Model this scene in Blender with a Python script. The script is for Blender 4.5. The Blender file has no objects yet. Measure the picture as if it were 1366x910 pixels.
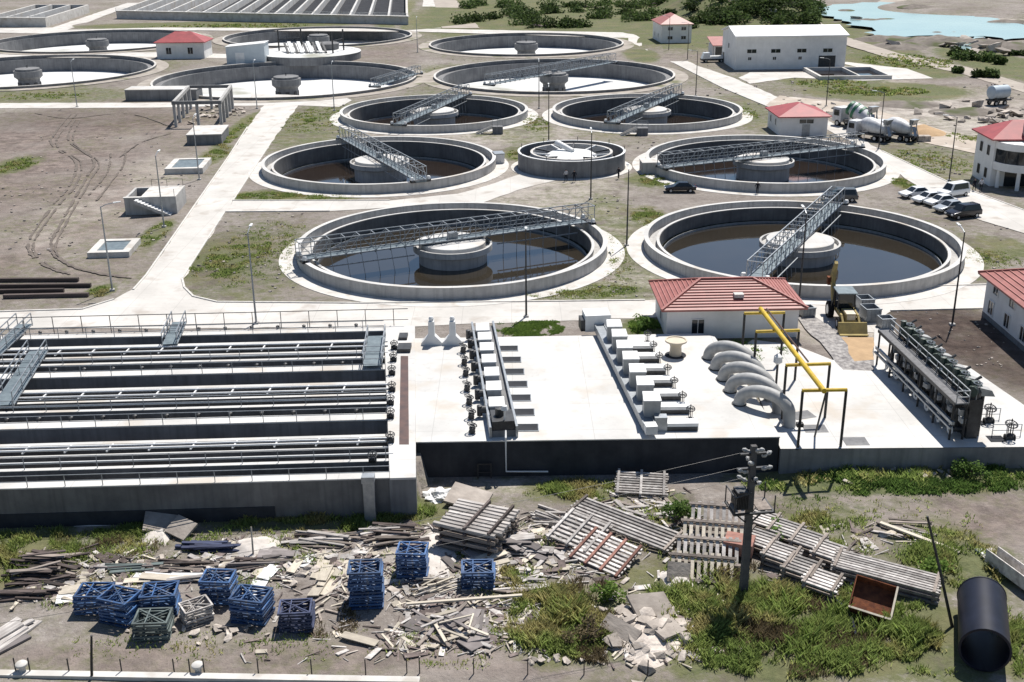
import bpy, bmesh, math, random
from mathutils import Vector, Matrix, noise
random.seed(7)
R = math.radians
sc = bpy.context.scene
col = sc.collection
# ------------------------------------------------------------------ camera model (fitted to the round tanks)
CH, CP, CF, CR = 38.631, R(20.899), 1516.5, R(.61)
def G(px, py, z=0):
    a, b = px-683, 455-py
    c, s = math.cos(CR), math.sin(CR)
    u = (a*c+b*s)/CF; v = (-a*s+b*c)/CF
    dx, dy, dz = u, math.cos(CP)+v*math.sin(CP), -math.sin(CP)+v*math.cos(CP)
    t = (z-CH)/dz
    return Vector((dx*t, dy*t, z))
cam = bpy.data.objects.new('camera', bpy.data.cameras.new('camera')); col.objects.link(cam)
r_ = Vector((1, 0, 0)); u_ = Vector((0, math.sin(CP), math.cos(CP))); f_ = Vector((0, math.cos(CP), -math.sin(CP)))
cr, sr = math.cos(CR), math.sin(CR)
X = r_*cr-u_*sr; Y = r_*sr+u_*cr
cam.matrix_world = Matrix(((X.x, Y.x, -f_.x, 0), (X.y, Y.y, -f_.y, 0), (X.z, Y.z, -f_.z, CH), (0, 0, 0, 1)))
cam.data.sensor_width = 36; cam.data.lens = CF/1366*36
cam.data.clip_start = 1; cam.data.clip_end = 8000
sc.camera = cam
# ------------------------------------------------------------------ light
SUN_AZ, SUN_EL = R(64), R(61)       # direction (math angle) towards the sun, behind the plant
w = bpy.data.worlds.new('World'); sc.world = w; w.use_nodes = True
nt = w.node_tree; bg = nt.nodes['Background']
sky = nt.nodes.new('ShaderNodeTexSky'); sky.sky_type = 'NISHITA'; sky.sun_disc = False
sky.sun_elevation = SUN_EL; sky.sun_rotation = R(90)-SUN_AZ; sky.air_density = 1; sky.dust_density = .25; sky.ozone_density = 2
nt.links.new(sky.outputs[0], bg.inputs[0]); bg.inputs[1].default_value = .066
sl = bpy.data.lights.new('sun', 'SUN'); sl.energy = 4.6; sl.angle = R(.5); sl.color = (1, .955, .89)
so = bpy.data.objects.new('sun', sl); col.objects.link(so)
sd = Vector((math.cos(SUN_EL)*math.cos(SUN_AZ), math.cos(SUN_EL)*math.sin(SUN_AZ), math.sin(SUN_EL)))
so.rotation_euler = sd.to_track_quat('Z', 'Y').to_euler(); so.location = (0, 100, 120)
sc.view_settings.view_transform = 'Standard'; sc.view_settings.look = 'None'
sc.view_settings.exposure = .52; sc.view_settings.gamma = 1
# ------------------------------------------------------------------ materials
def mat(name, c1, c2=None, scale=1.0, rough=.8, bump=0, metal=0, streak=0, spots=None, spec=None, island=0, bscale=None, world=False, leaf=0, joints=0):
    m = bpy.data.materials.new(name); m.use_nodes = True
    t = m.node_tree; N = t.nodes; L = t.links; b = N['Principled BSDF']
    b.inputs['Roughness'].default_value = rough; b.inputs['Metallic'].default_value = metal
    if spec is None and rough >= .7: spec = .15
    if spec is not None: b.inputs['Specular IOR Level'].default_value = spec
    c2 = c2 or tuple(x*.72 for x in c1)
    if world:
        tc = N.new('ShaderNodeNewGeometry'); co = tc.outputs['Position']
    else:
        tc = N.new('ShaderNodeTexCoord'); co = tc.outputs['Object']
    n = N.new('ShaderNodeTexNoise'); n.inputs['Scale'].default_value = scale; n.inputs['Detail'].default_value = 6; n.inputs['Roughness'].default_value = .62
    L.new(co, n.inputs['Vector'])
    rmp = N.new('ShaderNodeValToRGB'); rmp.color_ramp.elements[0].position = .36; rmp.color_ramp.elements[1].position = .66
    rmp.color_ramp.elements[0].color = (*c2, 1); rmp.color_ramp.elements[1].color = (*c1, 1)
    L.new(n.outputs['Fac'], rmp.inputs[0]); out = rmp.outputs[0]
    def mix(fac, a, colr, mode='MIX'):
        x = N.new('ShaderNodeMix'); x.data_type = 'RGBA'; x.blend_type = mode
        L.new(fac, x.inputs[0]); L.new(a, x.inputs[6])
        if isinstance(colr, tuple): x.inputs[7].default_value = (*colr, 1)
        else: L.new(colr, x.inputs[7])
        return x.outputs[2]
    def ramp(src, a, b_, va=0, vb=1):
        x = N.new('ShaderNodeMapRange'); x.inputs[1].default_value = a; x.inputs[2].default_value = b_
        x.inputs[3].default_value = va; x.inputs[4].default_value = vb; L.new(src, x.inputs[0]); return x.outputs[0]
    if streak:
        mp = N.new('ShaderNodeMapping'); mp.inputs['Scale'].default_value = (1.3, 1.3, .1); L.new(co, mp.inputs[0])
        n2 = N.new('ShaderNodeTexNoise'); n2.inputs['Scale'].default_value = 1.9; n2.inputs['Detail'].default_value = 4; L.new(mp.outputs[0], n2.inputs['Vector'])
        out = mix(ramp(n2.outputs['Fac'], .45, .75, 0, streak), out, tuple(x*.45 for x in c1))
    if joints:
        bk = N.new('ShaderNodeTexBrick'); bk.offset = 0; bk.inputs['Scale'].default_value = 1; bk.inputs['Mortar Size'].default_value = .03; bk.inputs['Brick Width'].default_value = joints; bk.inputs['Row Height'].default_value = joints*.8; bk.inputs['Mortar Smooth'].default_value = .3
        L.new(co, bk.inputs['Vector']); out = mix(ramp(bk.outputs['Fac'], 0, 1, 0, .5), out, tuple(x*.5 for x in c1))
        n4 = N.new('ShaderNodeTexNoise'); n4.inputs['Scale'].default_value = 1.7; n4.inputs['Detail'].default_value = 8; n4.inputs['Roughness'].default_value = .75; L.new(co, n4.inputs['Vector'])
        out = mix(ramp(n4.outputs['Fac'], .55, .75, 0, .55), out, tuple(x*.55 for x in c1))
    if spots:
        n3 = N.new('ShaderNodeTexNoise'); n3.inputs['Scale'].default_value = spots[1]; n3.inputs['Detail'].default_value = 5; L.new(co, n3.inputs['Vector'])
        out = mix(ramp(n3.outputs['Fac'], spots[2], spots[2]+.12, 0, spots[3]), out, spots[0])
    if island:
        g = N.new('ShaderNodeNewGeometry'); hs = N.new('ShaderNodeHueSaturation')
        L.new(out, hs.inputs['Color']); L.new(ramp(g.outputs['Random Per Island'], 0, 1, 1-island, 1+island), hs.inputs['Value'])
        oi = N.new('ShaderNodeObjectInfo'); hs2 = N.new('ShaderNodeHueSaturation')
        L.new(hs.outputs[0], hs2.inputs['Color']); L.new(ramp(oi.outputs['Random'], 0, 1, 1-island, 1+island), hs2.inputs['Value'])
        out = hs2.outputs[0]
    L.new(out, b.inputs['Base Color'])
    if leaf:
        tr = N.new('ShaderNodeBsdfTranslucent'); L.new(out, tr.inputs['Color']); ms = N.new('ShaderNodeMixShader'); ms.inputs[0].default_value = leaf
        L.new(b.outputs[0], ms.inputs[1]); L.new(tr.outputs[0], ms.inputs[2]); L.new(ms.outputs[0], N['Material Output'].inputs['Surface'])
    if bump:
        bp = N.new('ShaderNodeBump'); bp.inputs['Strength'].default_value = bump; bp.inputs['Distance'].default_value = .1
        nb = N.new('ShaderNodeTexNoise'); nb.inputs['Scale'].default_value = bscale or scale*4; nb.inputs['Detail'].default_value = 5; L.new(co, nb.inputs['Vector'])
        L.new(nb.outputs['Fac'], bp.inputs['Height']); L.new(bp.outputs[0], b.inputs['Normal'])
    return m
M = {}
M['conc'] = mat('concrete', (.50, .49, .47), (.37, .36, .35), .35, .85, .15, streak=.6, spots=((.24, .235, .22), .5, .58, .5))
M['concd'] = mat('grey_concrete', (.25, .25, .25), (.16, .16, .165), .3, .85, .15, streak=.6)
M['slab'] = mat('pale_slab_concrete', (.60, .59, .57), (.47, .46, .44), .16, .8, .08, spots=((.44, .38, .31), .22, .55, .6), world=True, joints=6.2)
M['floor'] = mat('tank_floor_concrete', (.66, .66, .65), (.56, .56, .55), .1, .8, spots=((.22, .22, .16), .05, .56, .9))
M['wallpaint'] = mat('pale_wall_render', (.78, .77, .75), (.68, .67, .65), .5, .8, streak=.07)
M['white'] = mat('white_paint', (.74, .74, .73), (.64, .64, .63), .8, .55, streak=.15)
M['road'] = mat('concrete_paving', (.58, .555, .52), (.46, .44, .41), .16, .9, .15, spots=((.36, .32, .28), .35, .56, .7), world=True, joints=5)
M['apron'] = mat('apron_concrete', (.60, .58, .55), (.47, .45, .42), .5, .9, .1, spots=((.36, .32, .27), .6, .56, .6), world=True)
M['kerb'] = mat('kerb_stone', (.6, .58, .54), (.48, .46, .43), 2, .85)
M['nearblack'] = mat('near_black_surface', (.055, .057, .063), (.034, .036, .041), .5, .85, .1, streak=.3, spec=.05)
M['steel'] = mat('galvanised_steel', (.36, .38, .40), (.25, .27, .29), 2, .45, metal=.55)
M['steeld'] = mat('dark_steel', (.055, .057, .06), (.03, .03, .033), 2, .5, metal=.3)
M['deck'] = mat('teal_grey_deck', (.16, .20, .22), (.10, .13, .15), 1.5, .6, metal=.2)
M['yellow'] = mat('yellow_paint', (.62, .43, .02), (.45, .30, .02), 1.5, .5, spots=((.2, .12, .05), 2.5, .62, .6))
M['black'] = mat('black_plastic', (.011, .013, .026), (.006, .007, .015), 1, .45, spec=.3)
M['blackm'] = mat('black_post_paint', (.022, .022, .025), (.012, .012, .014), 1, .6)
M['rust'] = mat('rusty_steel', (.20, .075, .035), (.09, .035, .022), 2.5, .85, .2)
M['brown'] = mat('brown_channel', (.12, .062, .045), (.06, .035, .03), .8, .5, streak=.3)
M['glass'] = mat('dark_glass', (.02, .025, .03), (.012, .015, .018), .6, .08)
M['roof'] = mat('red_metal_roof', (.36, .13, .11), (.27, .09, .075), .5, .55, .05, spots=((.20, .08, .065), .9, .6, .5))
M['roofb'] = mat('crimson_roof', (.34, .05, .055), (.24, .035, .04), .5, .6, .05)
M['wroof'] = mat('white_sheet_roof', (.78, .78, .77), (.68, .68, .67), .3, .5)
M['rubber'] = mat('tyre_rubber', (.018, .018, .019), (.011, .011, .012), 3, .9)
M['pipe'] = mat('grey_pipe_coating', (.40, .40, .39), (.30, .30, .295), 1.2, .6, .1, streak=.25)
M['blue'] = mat('blue_frame_paint', (.036, .105, .25), (.02, .055, .14), 1.4, .5, spots=((.12, .13, .15), 2.2, .55, .8), island=.4)
M['greenframe'] = mat('grey_green_frame_paint', (.15, .19, .18), (.07, .09, .09), 1.4, .6, island=.4)
M['wood'] = mat('weathered_wood', (.36, .31, .27), (.20, .17, .15), 3, .9, .2, island=.45)
M['woodp'] = mat('pale_wood', (.62, .56, .46), (.45, .40, .33), 2, .85, .1, island=.25)
M['woodd'] = mat('dark_wood', (.15, .12, .11), (.075, .062, .058), 3, .9, .2, island=.45)
M['timber'] = mat('silvered_timber', (.60, .57, .54), (.34, .31, .29), 2.5, .85, .2, island=.35)
M['timberr'] = mat('reddish_timber', (.34, .18, .14), (.22, .115, .095), 2.5, .85, .2, island=.3)
M['board'] = mat('grey_board', (.30, .27, .26), (.19, .17, .165), 1.2, .9, .1, island=.4)
M['rubble'] = mat('broken_concrete', (.46, .41, .36), (.28, .245, .215), 1.5, .9, .4, island=.25)
M['sand'] = mat('sand', (.46, .32, .19), (.36, .25, .15), .8, .95, .3)
M['soild'] = mat('dark_soil', (.075, .052, .044), (.045, .033, .03), .6, .95, .5, world=True, bscale=2)
M['track'] = mat('churned_soil', (.17, .145, .125), (.115, .098, .087), 1.2, .95, .7, world=True, bscale=3)
M['leaf'] = mat('leaf_green', (.30, .345, .115), (.19, .25, .075), .35, .8, island=.4, spots=((.36, .30, .15), .35, .5, .75), world=True, leaf=.55)
M['leafb'] = mat('bright_lawn_green', (.21, .31, .07), (.14, .22, .05), .5, .8, island=.35, world=True, leaf=.45)
M['leafd'] = mat('dark_leaf_green', (.17, .27, .07), (.10, .17, .045), .5, .8, island=.4, world=True, leaf=.5)
M['leafh'] = mat('hill_scrub_green', (.085, .125, .04), (.045, .07, .022), .3, .8, island=.4, world=True, leaf=.35)
M['dry'] = mat('dry_grass', (.30, .24, .14), (.19, .15, .09), .5, .9, island=.4, world=True, leaf=.4)
M['skin'] = mat('skin', (.42, .26, .19), None, 3, .6)
M['cloth'] = mat('dark_clothing', (.022, .024, .032), (.012, .013, .018), 4, .9)
M['shirt'] = mat('pale_shirt', (.55, .55, .56), (.42, .42, .44), 4, .9)
M['carw'] = mat('white_car_paint', (.72, .73, .74), (.68, .69, .70), .5, .25)
M['carg'] = mat('grey_car_paint', (.13, .135, .14), (.10, .105, .11), .5, .28, metal=.4)
M['cars'] = mat('silver_car_paint', (.42, .44, .46), (.38, .40, .42), .5, .28, metal=.4)
M['carb'] = mat('black_car_paint', (.012, .012, .018), (.009, .009, .013), .5, .22)
M['lampglass'] = mat('lamp_lens', (.8, .8, .78), (.7, .7, .68), 3, .3)
M['drum'] = mat('mixer_drum_paint', (.66, .67, .68), (.5, .5, .51), .8, .5, streak=.4)
M['greenp'] = mat('green_paint', (.03, .19, .09), (.02, .12, .06), .8, .5)
M['dust'] = mat('dusty_bucket_steel', (.40, .31, .12), (.26, .21, .10), 1.5, .8, .1)
M['pond'] = mat('turquoise_water', (.38, .51, .51), (.27, .41, .43), .018, .12, .02, bscale=.6, world=True)
def water_mat(name, c, rough):
    m = mat(name, c, tuple(x*.75 for x in c), .12, rough, .012, bscale=1.3); m.node_tree.nodes['Principled BSDF'].inputs['IOR'].default_value = 1.9; return m
M['water'] = water_mat('brown_basin_water', (.034, .028, .02), .03)
M['waterd'] = water_mat('dark_basin_water', (.028, .02, .015), .06)
# ------------------------------------------------------------------ mesh helper
class MB:
    def __init__(s): s.b = bmesh.new()
    def poly(s, pts):
        vs = [s.b.verts.new(p) for p in pts]; return s.b.faces.new(vs)
    def hull8(s, p):
        v = [s.b.verts.new(q) for q in p]
        for f in ((0, 3, 2, 1), (4, 5, 6, 7), (0, 1, 5, 4), (1, 2, 6, 5), (2, 3, 7, 6), (3, 0, 4, 7)): s.b.faces.new([v[i] for i in f])
        return v
    def bx(s, x0, x1, y0, y1, z0, z1):
        return s.hull8([(x0, y0, z0), (x1, y0, z0), (x1, y1, z0), (x0, y1, z0), (x0, y0, z1), (x1, y0, z1), (x1, y1, z1), (x0, y1, z1)])
    def box(s, c, d, rz=0, mt=None):
        mt = mt or Matrix.Rotation(rz, 4, 'Z'); c = Vector(c); x, y, z = d[0]/2, d[1]/2, d[2]/2
        return s.hull8([c+mt@Vector(q) for q in ((-x, -y, -z), (x, -y, -z), (x, y, -z), (-x, y, -z), (-x, -y, z), (x, -y, z), (x, y, z), (-x, y, z))])
    def bar(s, p, q, wd, ht=None):                       # square bar between two points
        p, q = Vector(p), Vector(q); d = q-p; ht = ht or wd
        if d.length < 1e-5: return
        a = d.normalized(); up = Vector((0, 0, 1)) if abs(a.z) < .95 else Vector((0, 1, 0))
        x = a.cross(up).normalized()*wd/2; y = x.cross(a).normalized()*ht/2
        s.hull8([p-x-y, p+x-y, p+x+y, p-x+y, q-x-y, q+x-y, q+x+y, q-x+y])
    def tube(s, pts, r, n=8, cap=True):
        pts = [Vector(p) for p in pts]; rr = r if isinstance(r, (list, tuple)) else [r]*len(pts); rings = []
        for i, p in enumerate(pts):
            d = (pts[min(i+1, len(pts)-1)]-pts[max(i-1, 0)]).normalized()
            up = Vector((0, 0, 1)) if abs(d.z) < .9 else Vector((0, 1, 0))
            if i and abs(d.dot(px)) < .98: x = (px-d*d.dot(px)).normalized()
            else: x = d.cross(up).normalized()
            px = x; y = d.cross(x)
            rings.append([s.b.verts.new(p+(x*math.cos(k*math.tau/n)+y*math.sin(k*math.tau/n))*rr[i]) for k in range(n)])
        for a, b in zip(rings, rings[1:]):
            for k in range(n): s.b.faces.new((a[k], a[(k+1) % n], b[(k+1) % n], b[k]))
        if cap: s.b.faces.new(rings[0][::-1]); s.b.faces.new(rings[-1])
    def lathe(s, prof, c=(0, 0, 0), n=48, mt=None, closed=False):
        c = Vector(c); rings = []
        for r, z in prof:
            ring = []
            for k in range(n):
                v = Vector((r*math.cos(k*math.tau/n), r*math.sin(k*math.tau/n), z))
                if mt: v = mt@v
                ring.append(s.b.verts.new(c+v))
            rings.append(ring)
        prs = list(zip(rings, rings[1:]))
        if closed: prs.append((rings[-1], rings[0]))
        for a, b in prs:
            for k in range(n): s.b.faces.new((a[k], a[(k+1) % n], b[(k+1) % n], b[k]))
        if not closed:
            if prof[0][0] > .01: s.b.faces.new(rings[0][::-1])
            if prof[-1][0] > .01: s.b.faces.new(rings[-1])
    def prism(s, poly, z0, z1):
        n = len(poly); a = [s.b.verts.new((p[0], p[1], z0)) for p in poly]; b = [s.b.verts.new((p[0], p[1], z1)) for p in poly]
        for k in range(n): s.b.faces.new((a[k], a[(k+1) % n], b[(k+1) % n], b[k]))
        s.b.faces.new(a[::-1]); s.b.faces.new(b)
    def out(s, name, m, parent=None, loc=(0, 0, 0), origin=None, rz=0, smooth=False, label=None, cat=None, group=None, kind=None, bevel=0):
        if bevel: bmesh.ops.bevel(s.b, geom=list(s.b.edges), offset=bevel, segments=2, affect='EDGES', profile=.6)
        if origin is not None:
            bmesh.ops.translate(s.b, verts=s.b.verts, vec=-Vector(origin)); loc = origin if parent is None else (0, 0, 0)
        bmesh.ops.recalc_face_normals(s.b, faces=s.b.faces)
        if all(abs(f.normal.z) > .99 for f in s.b.faces) and s.b.faces[:][0].normal.z < 0: bmesh.ops.reverse_faces(s.b, faces=s.b.faces)
        me = bpy.data.meshes.new(name); s.b.to_mesh(me); s.b.free()
        if smooth:
            for p in me.polygons: p.use_smooth = True
        me.materials.append(M[m] if isinstance(m, str) else m)
        o = bpy.data.objects.new(name, me); col.objects.link(o); o.location = loc; o.rotation_euler = (0, 0, rz)
        if smooth: me.set_sharp_from_angle(angle=R(40))
        if parent: o.parent = parent
        tag(o, label, cat, group, kind); return o
def tag(o, label=None, cat=None, group=None, kind=None):
    for k, v in (('label', label), ('category', cat), ('group', group), ('kind', kind)):
        if v: o[k] = v
    return o
def T(name, label, cat, loc=(0, 0, 0), rz=0, group=None):
    o = bpy.data.objects.new(name, None); col.objects.link(o); o.location = loc; o.rotation_euler = (0, 0, rz); o.empty_display_size = .3
    return tag(o, label, cat, group)
def dup(root, loc, rz=None, label=None, group=None, scale=None):
    def cp(o, par):
        c = o.copy(); col.objects.link(c)
        if par: c.parent = par
        for ch in o.children: cp(ch, c)
        return c
    r = cp(root, None); r.location = loc
    if rz is not None: r.rotation_euler = (r.rotation_euler[0], r.rotation_euler[1], rz)
    if scale: r.scale = scale
    return tag(r, label, None, group)
def pip(p, poly):
    c = False; n = len(poly); j = n-1
    for i in range(n):
        a, b = poly[i], poly[j]
        if (a[1] > p[1]) != (b[1] > p[1]) and p[0] < (b[0]-a[0])*(p[1]-a[1])/(b[1]-a[1])+a[0]: c = not c
        j = i
    return c
# ------------------------------------------------------------------ ground heights and cover
FZ = -2.1
HILL = G(1005, 28); HILL2 = G(1330, -40)
def yfront(x):
    if x < -6.9: return 71.6+(x+23)*.038
    if x < 20.3: return 77.9
    return 77.6
def hz(x, y):
    yf = yfront(x)
    t = min(1, max(0, (y-yf-.6)/2.2))
    base = FZ*(1-t)
    if y < yf+.6:
        d = yf-y
        bank = max(0, 1-d/7.0)
        if x > 19: base += .45*bank*min(1, (x-19)/6)
        n1 = noise.noise(Vector((x*.16, y*.16, 3)))*.22+noise.noise(Vector((x*.7, y*.7, 9)))*.07
        base += n1*min(1, d/4)
    elif y > 300:
        k = min(1, (y-300)/150)
        base += k*noise.noise(Vector((x*.012, y*.012, 5)))*2.2*(1 if x > 40 else .25)
        d = math.hypot((x-HILL.x)/34, (y-HILL.y-45)/62)
        if d < 1: base += 12*(1-d*d)**2*(1+.5*noise.noise(Vector((x*.06, y*.06, 1))))
    return base
def blob(px, py, rx, ry, a, z=0):
    p = G(px, py, z); q = G(px+rx, py, z); s = G(px, py-ry, z); return (p.x, p.y, abs(q.x-p.x), abs(s.y-p.y), a)
VEG = [blob(*v) for v in ((300, 345, 55, 30, .75), (345, 330, 70, 40, .45), (415, 160, 45, 22, .55), (360, 262, 50, 8, .9), (420, 262, 60, 6, .9), (875, 240, 35, 8, 1), (865, 290, 25, 14, .7),
    (800, 388, 60, 12, .55), (940, 345, 60, 20, .4), (700, 100, 40, 12, .3), (690, 205, 18, 8, 1), (780, 22, 190, 22, 1.5), (700, 15, 110, 20, 1.5), (880, 26, 90, 22, 1.6), (1005, 12, 95, 20, 1.9), (1000, 40, 60, 8, 1.2), (530, 20, 14, 18, .8), (550, 30, 12, 14, .7),
    (1000, 25, 70, 28, .8), (1180, 122, 90, 10, 1.3), (1110, 108, 60, 8, 1.1), (1200, 85, 60, 14, 1.2), (1335, 85, 45, 20, 1.3), (1160, 60, 40, 14, 1.1), (290, 34, 150, 4, 1.3), (100, 130, 90, 6, .5), (50, 118, 70, 8, .45),
    (20, 220, 26, 12, .7), (318, 172, 12, 20, .95), (285, 208, 18, 12, .8), (207, 312, 16, 18, .75), (135, 388, 18, 8, .8), (1205, 245, 14, 8, 1), (1220, 335, 60, 20, .5), (1330, 330, 50, 14, .7), (1290, 190, 30, 10, .8),
    (1220, 215, 40, 12, .45), (1340, 225, 30, 10, .3), (600, 96, 40, 10, .6), (855, 74, 20, 8, .9), (850, 100, 25, 10, .3), (960, 160, 18, 10, .5), (1000, 140, 25, 15, .5), (830, 160, 60, 30, .25), (800, 215, 30, 18, .3), (860, 438, 26, 14, 1), (985, 470, 60, 18, 1))]
VEG += [blob(*v, FZ) for v in ((450, 685, 130, 18, 1.3), (330, 690, 60, 14, .9), (25, 735, 60, 38, 1), (110, 735, 40, 22, .7), (180, 718, 50, 20, .6), (1050, 835, 190, 60, 1.15), (940, 800, 70, 60, 1.15), (1230, 850, 80, 50, .9),
    (750, 830, 75, 45, .95), (690, 790, 40, 36, .8), (770, 655, 70, 14, .8), (1200, 640, 190, 18, 1.2), (1270, 745, 70, 40, .8), (1345, 860, 40, 40, .9), (1090, 690, 70, 28, .5), (900, 690, 35, 30, .9), (840, 770, 40, 18, .7), (110, 780, 60, 14, .4), (640, 730, 60, 30, .3))]
DARK = [blob(*v) for v in ((1265, 440, 70, 36, .95), (1330, 480, 50, 34, .8), (1240, 425, 50, 12, .8), (90, 160, 130, 12, .3), (330, 330, 80, 40, .15))]
CHURN = [blob(*v) for v in ((60, 200, 150, 60, 1), (40, 300, 110, 70, .9), (170, 165, 130, 18, 1), (90, 360, 90, 20, .7), (300, 60, 30, 14, .5), (520, 70, 40, 18, .8), (900, 60, 70, 20, .6), (1150, 75, 60, 16, .8), (1280, 110, 80, 20, .5), (640, 20, 40, 14, .7))]+[blob(*v, FZ) for v in ((1210, 690, 200, 34, 1), (300, 880, 330, 22, .8), (900, 890, 300, 16, .6))]
VEG += [blob(*v) for v in ((330, 345, 95, 50, .5), (420, 165, 60, 28, .6), (800, 155, 60, 26, .5), (700, 175, 40, 18, .5), (825, 310, 40, 50, .55), (790, 390, 90, 14, .6), (860, 345, 40, 40, .5), (1225, 335, 90, 34, .55), (700, 105, 60, 22, .55), (590, 130, 60, 16, .45), (990, 150, 40, 22, .55), (650, 165, 40, 18, .5), (1250, 215, 80, 30, .5), (60, 128, 120, 10, .6), (180, 90, 60, 10, .5), (1010, 110, 90, 12, .4))]
PALE = [blob(*v) for v in ((150, 265, 50, 46, .8), (1330, 130, 90, 12, .6), (1150, 100, 60, 10, .9), (1240, 165, 90, 22, .7), (1220, 145, 120, 8, .5), (760, 380, 260, 16, .6), (720, 250, 90, 26, .5), (640, 180, 130, 12, .5), (820, 330, 26, 60, .4), (1130, 440, 60, 26, .7))]
PALE += [blob(*v, FZ) for v in ((220, 700, 35, 22, .9), (20, 700, 80, 10, .9), (570, 740, 46, 34, .8), (300, 880, 420, 26, .35), (380, 740, 60, 24, .6), (870, 830, 60, 50, .5), (1210, 690, 180, 34, .25), (650, 650, 60, 8, .5))]
def cover(lst, x, y):
    v = 0
    for cx, cy, rx, ry, a in lst:
        d = ((x-cx)/rx)**2+((y-cy)/ry)**2
        if d < 2.2: v = max(v, a*min(1, (2.2-d)/1.6))
    return v
ys = [35]
while ys[-1] < 820: ys.append(ys[-1]+max(.4, (ys[-1]-30)*.0085))
ys += [1100, 1800, 3500]
us = [-1.0+2*i/300 for i in range(301)]
HOLES = [(-7, 131.7, 18), (34.5, 130.9, 18), (-20.8, 179.8, 18), (40, 177.6, 18), (-14.9, 226.6, 18), (27, 225.2, 18), (10.9, 281.5, 28.8), (5.2, 349.5, 28.6), (-54, 280, 31.1), (-124.5, 300, 31.6), (-130.5, 371, 32.1), (-61.2, 376.7, 29.6)]
def sunk(x, y):                                     # the ground is dug out under tanks and channels
    if x < -8.2-(y-77.6)*.08 and yfront(x)+.5 < y < yfront(x)+29.9: return 3.6 if y > 74.5 else .8
    for a, b, r in HOLES:
        if (x-a)**2+(y-b)**2 < r*r: return 6
    return 0
bm = bmesh.new(); rows = []
lay = bm.verts.layers.float_color.new('cover')
for y in ys:
    row = []
    for u in us:
        x = u*(y*.62+22)
        v = bm.verts.new((x, y, hz(x, y)-sunk(x, y)))
        v[lay] = (cover(VEG, x, y)*1.12, cover(DARK, x, y), cover(PALE, x, y), cover(CHURN, x, y))
        row.append(v)
    rows.append(row)
for a, b in zip(rows, rows[1:]):
    for k in range(300): bm.faces.new((a[k], a[k+1], b[k+1], b[k]))
me = bpy.data.meshes.new('ground'); bm.to_mesh(me); bm.free()
for p in me.polygons: p.use_smooth = True
ground = bpy.data.objects.new('ground', me); col.objects.link(ground); tag(ground, kind='structure')
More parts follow.
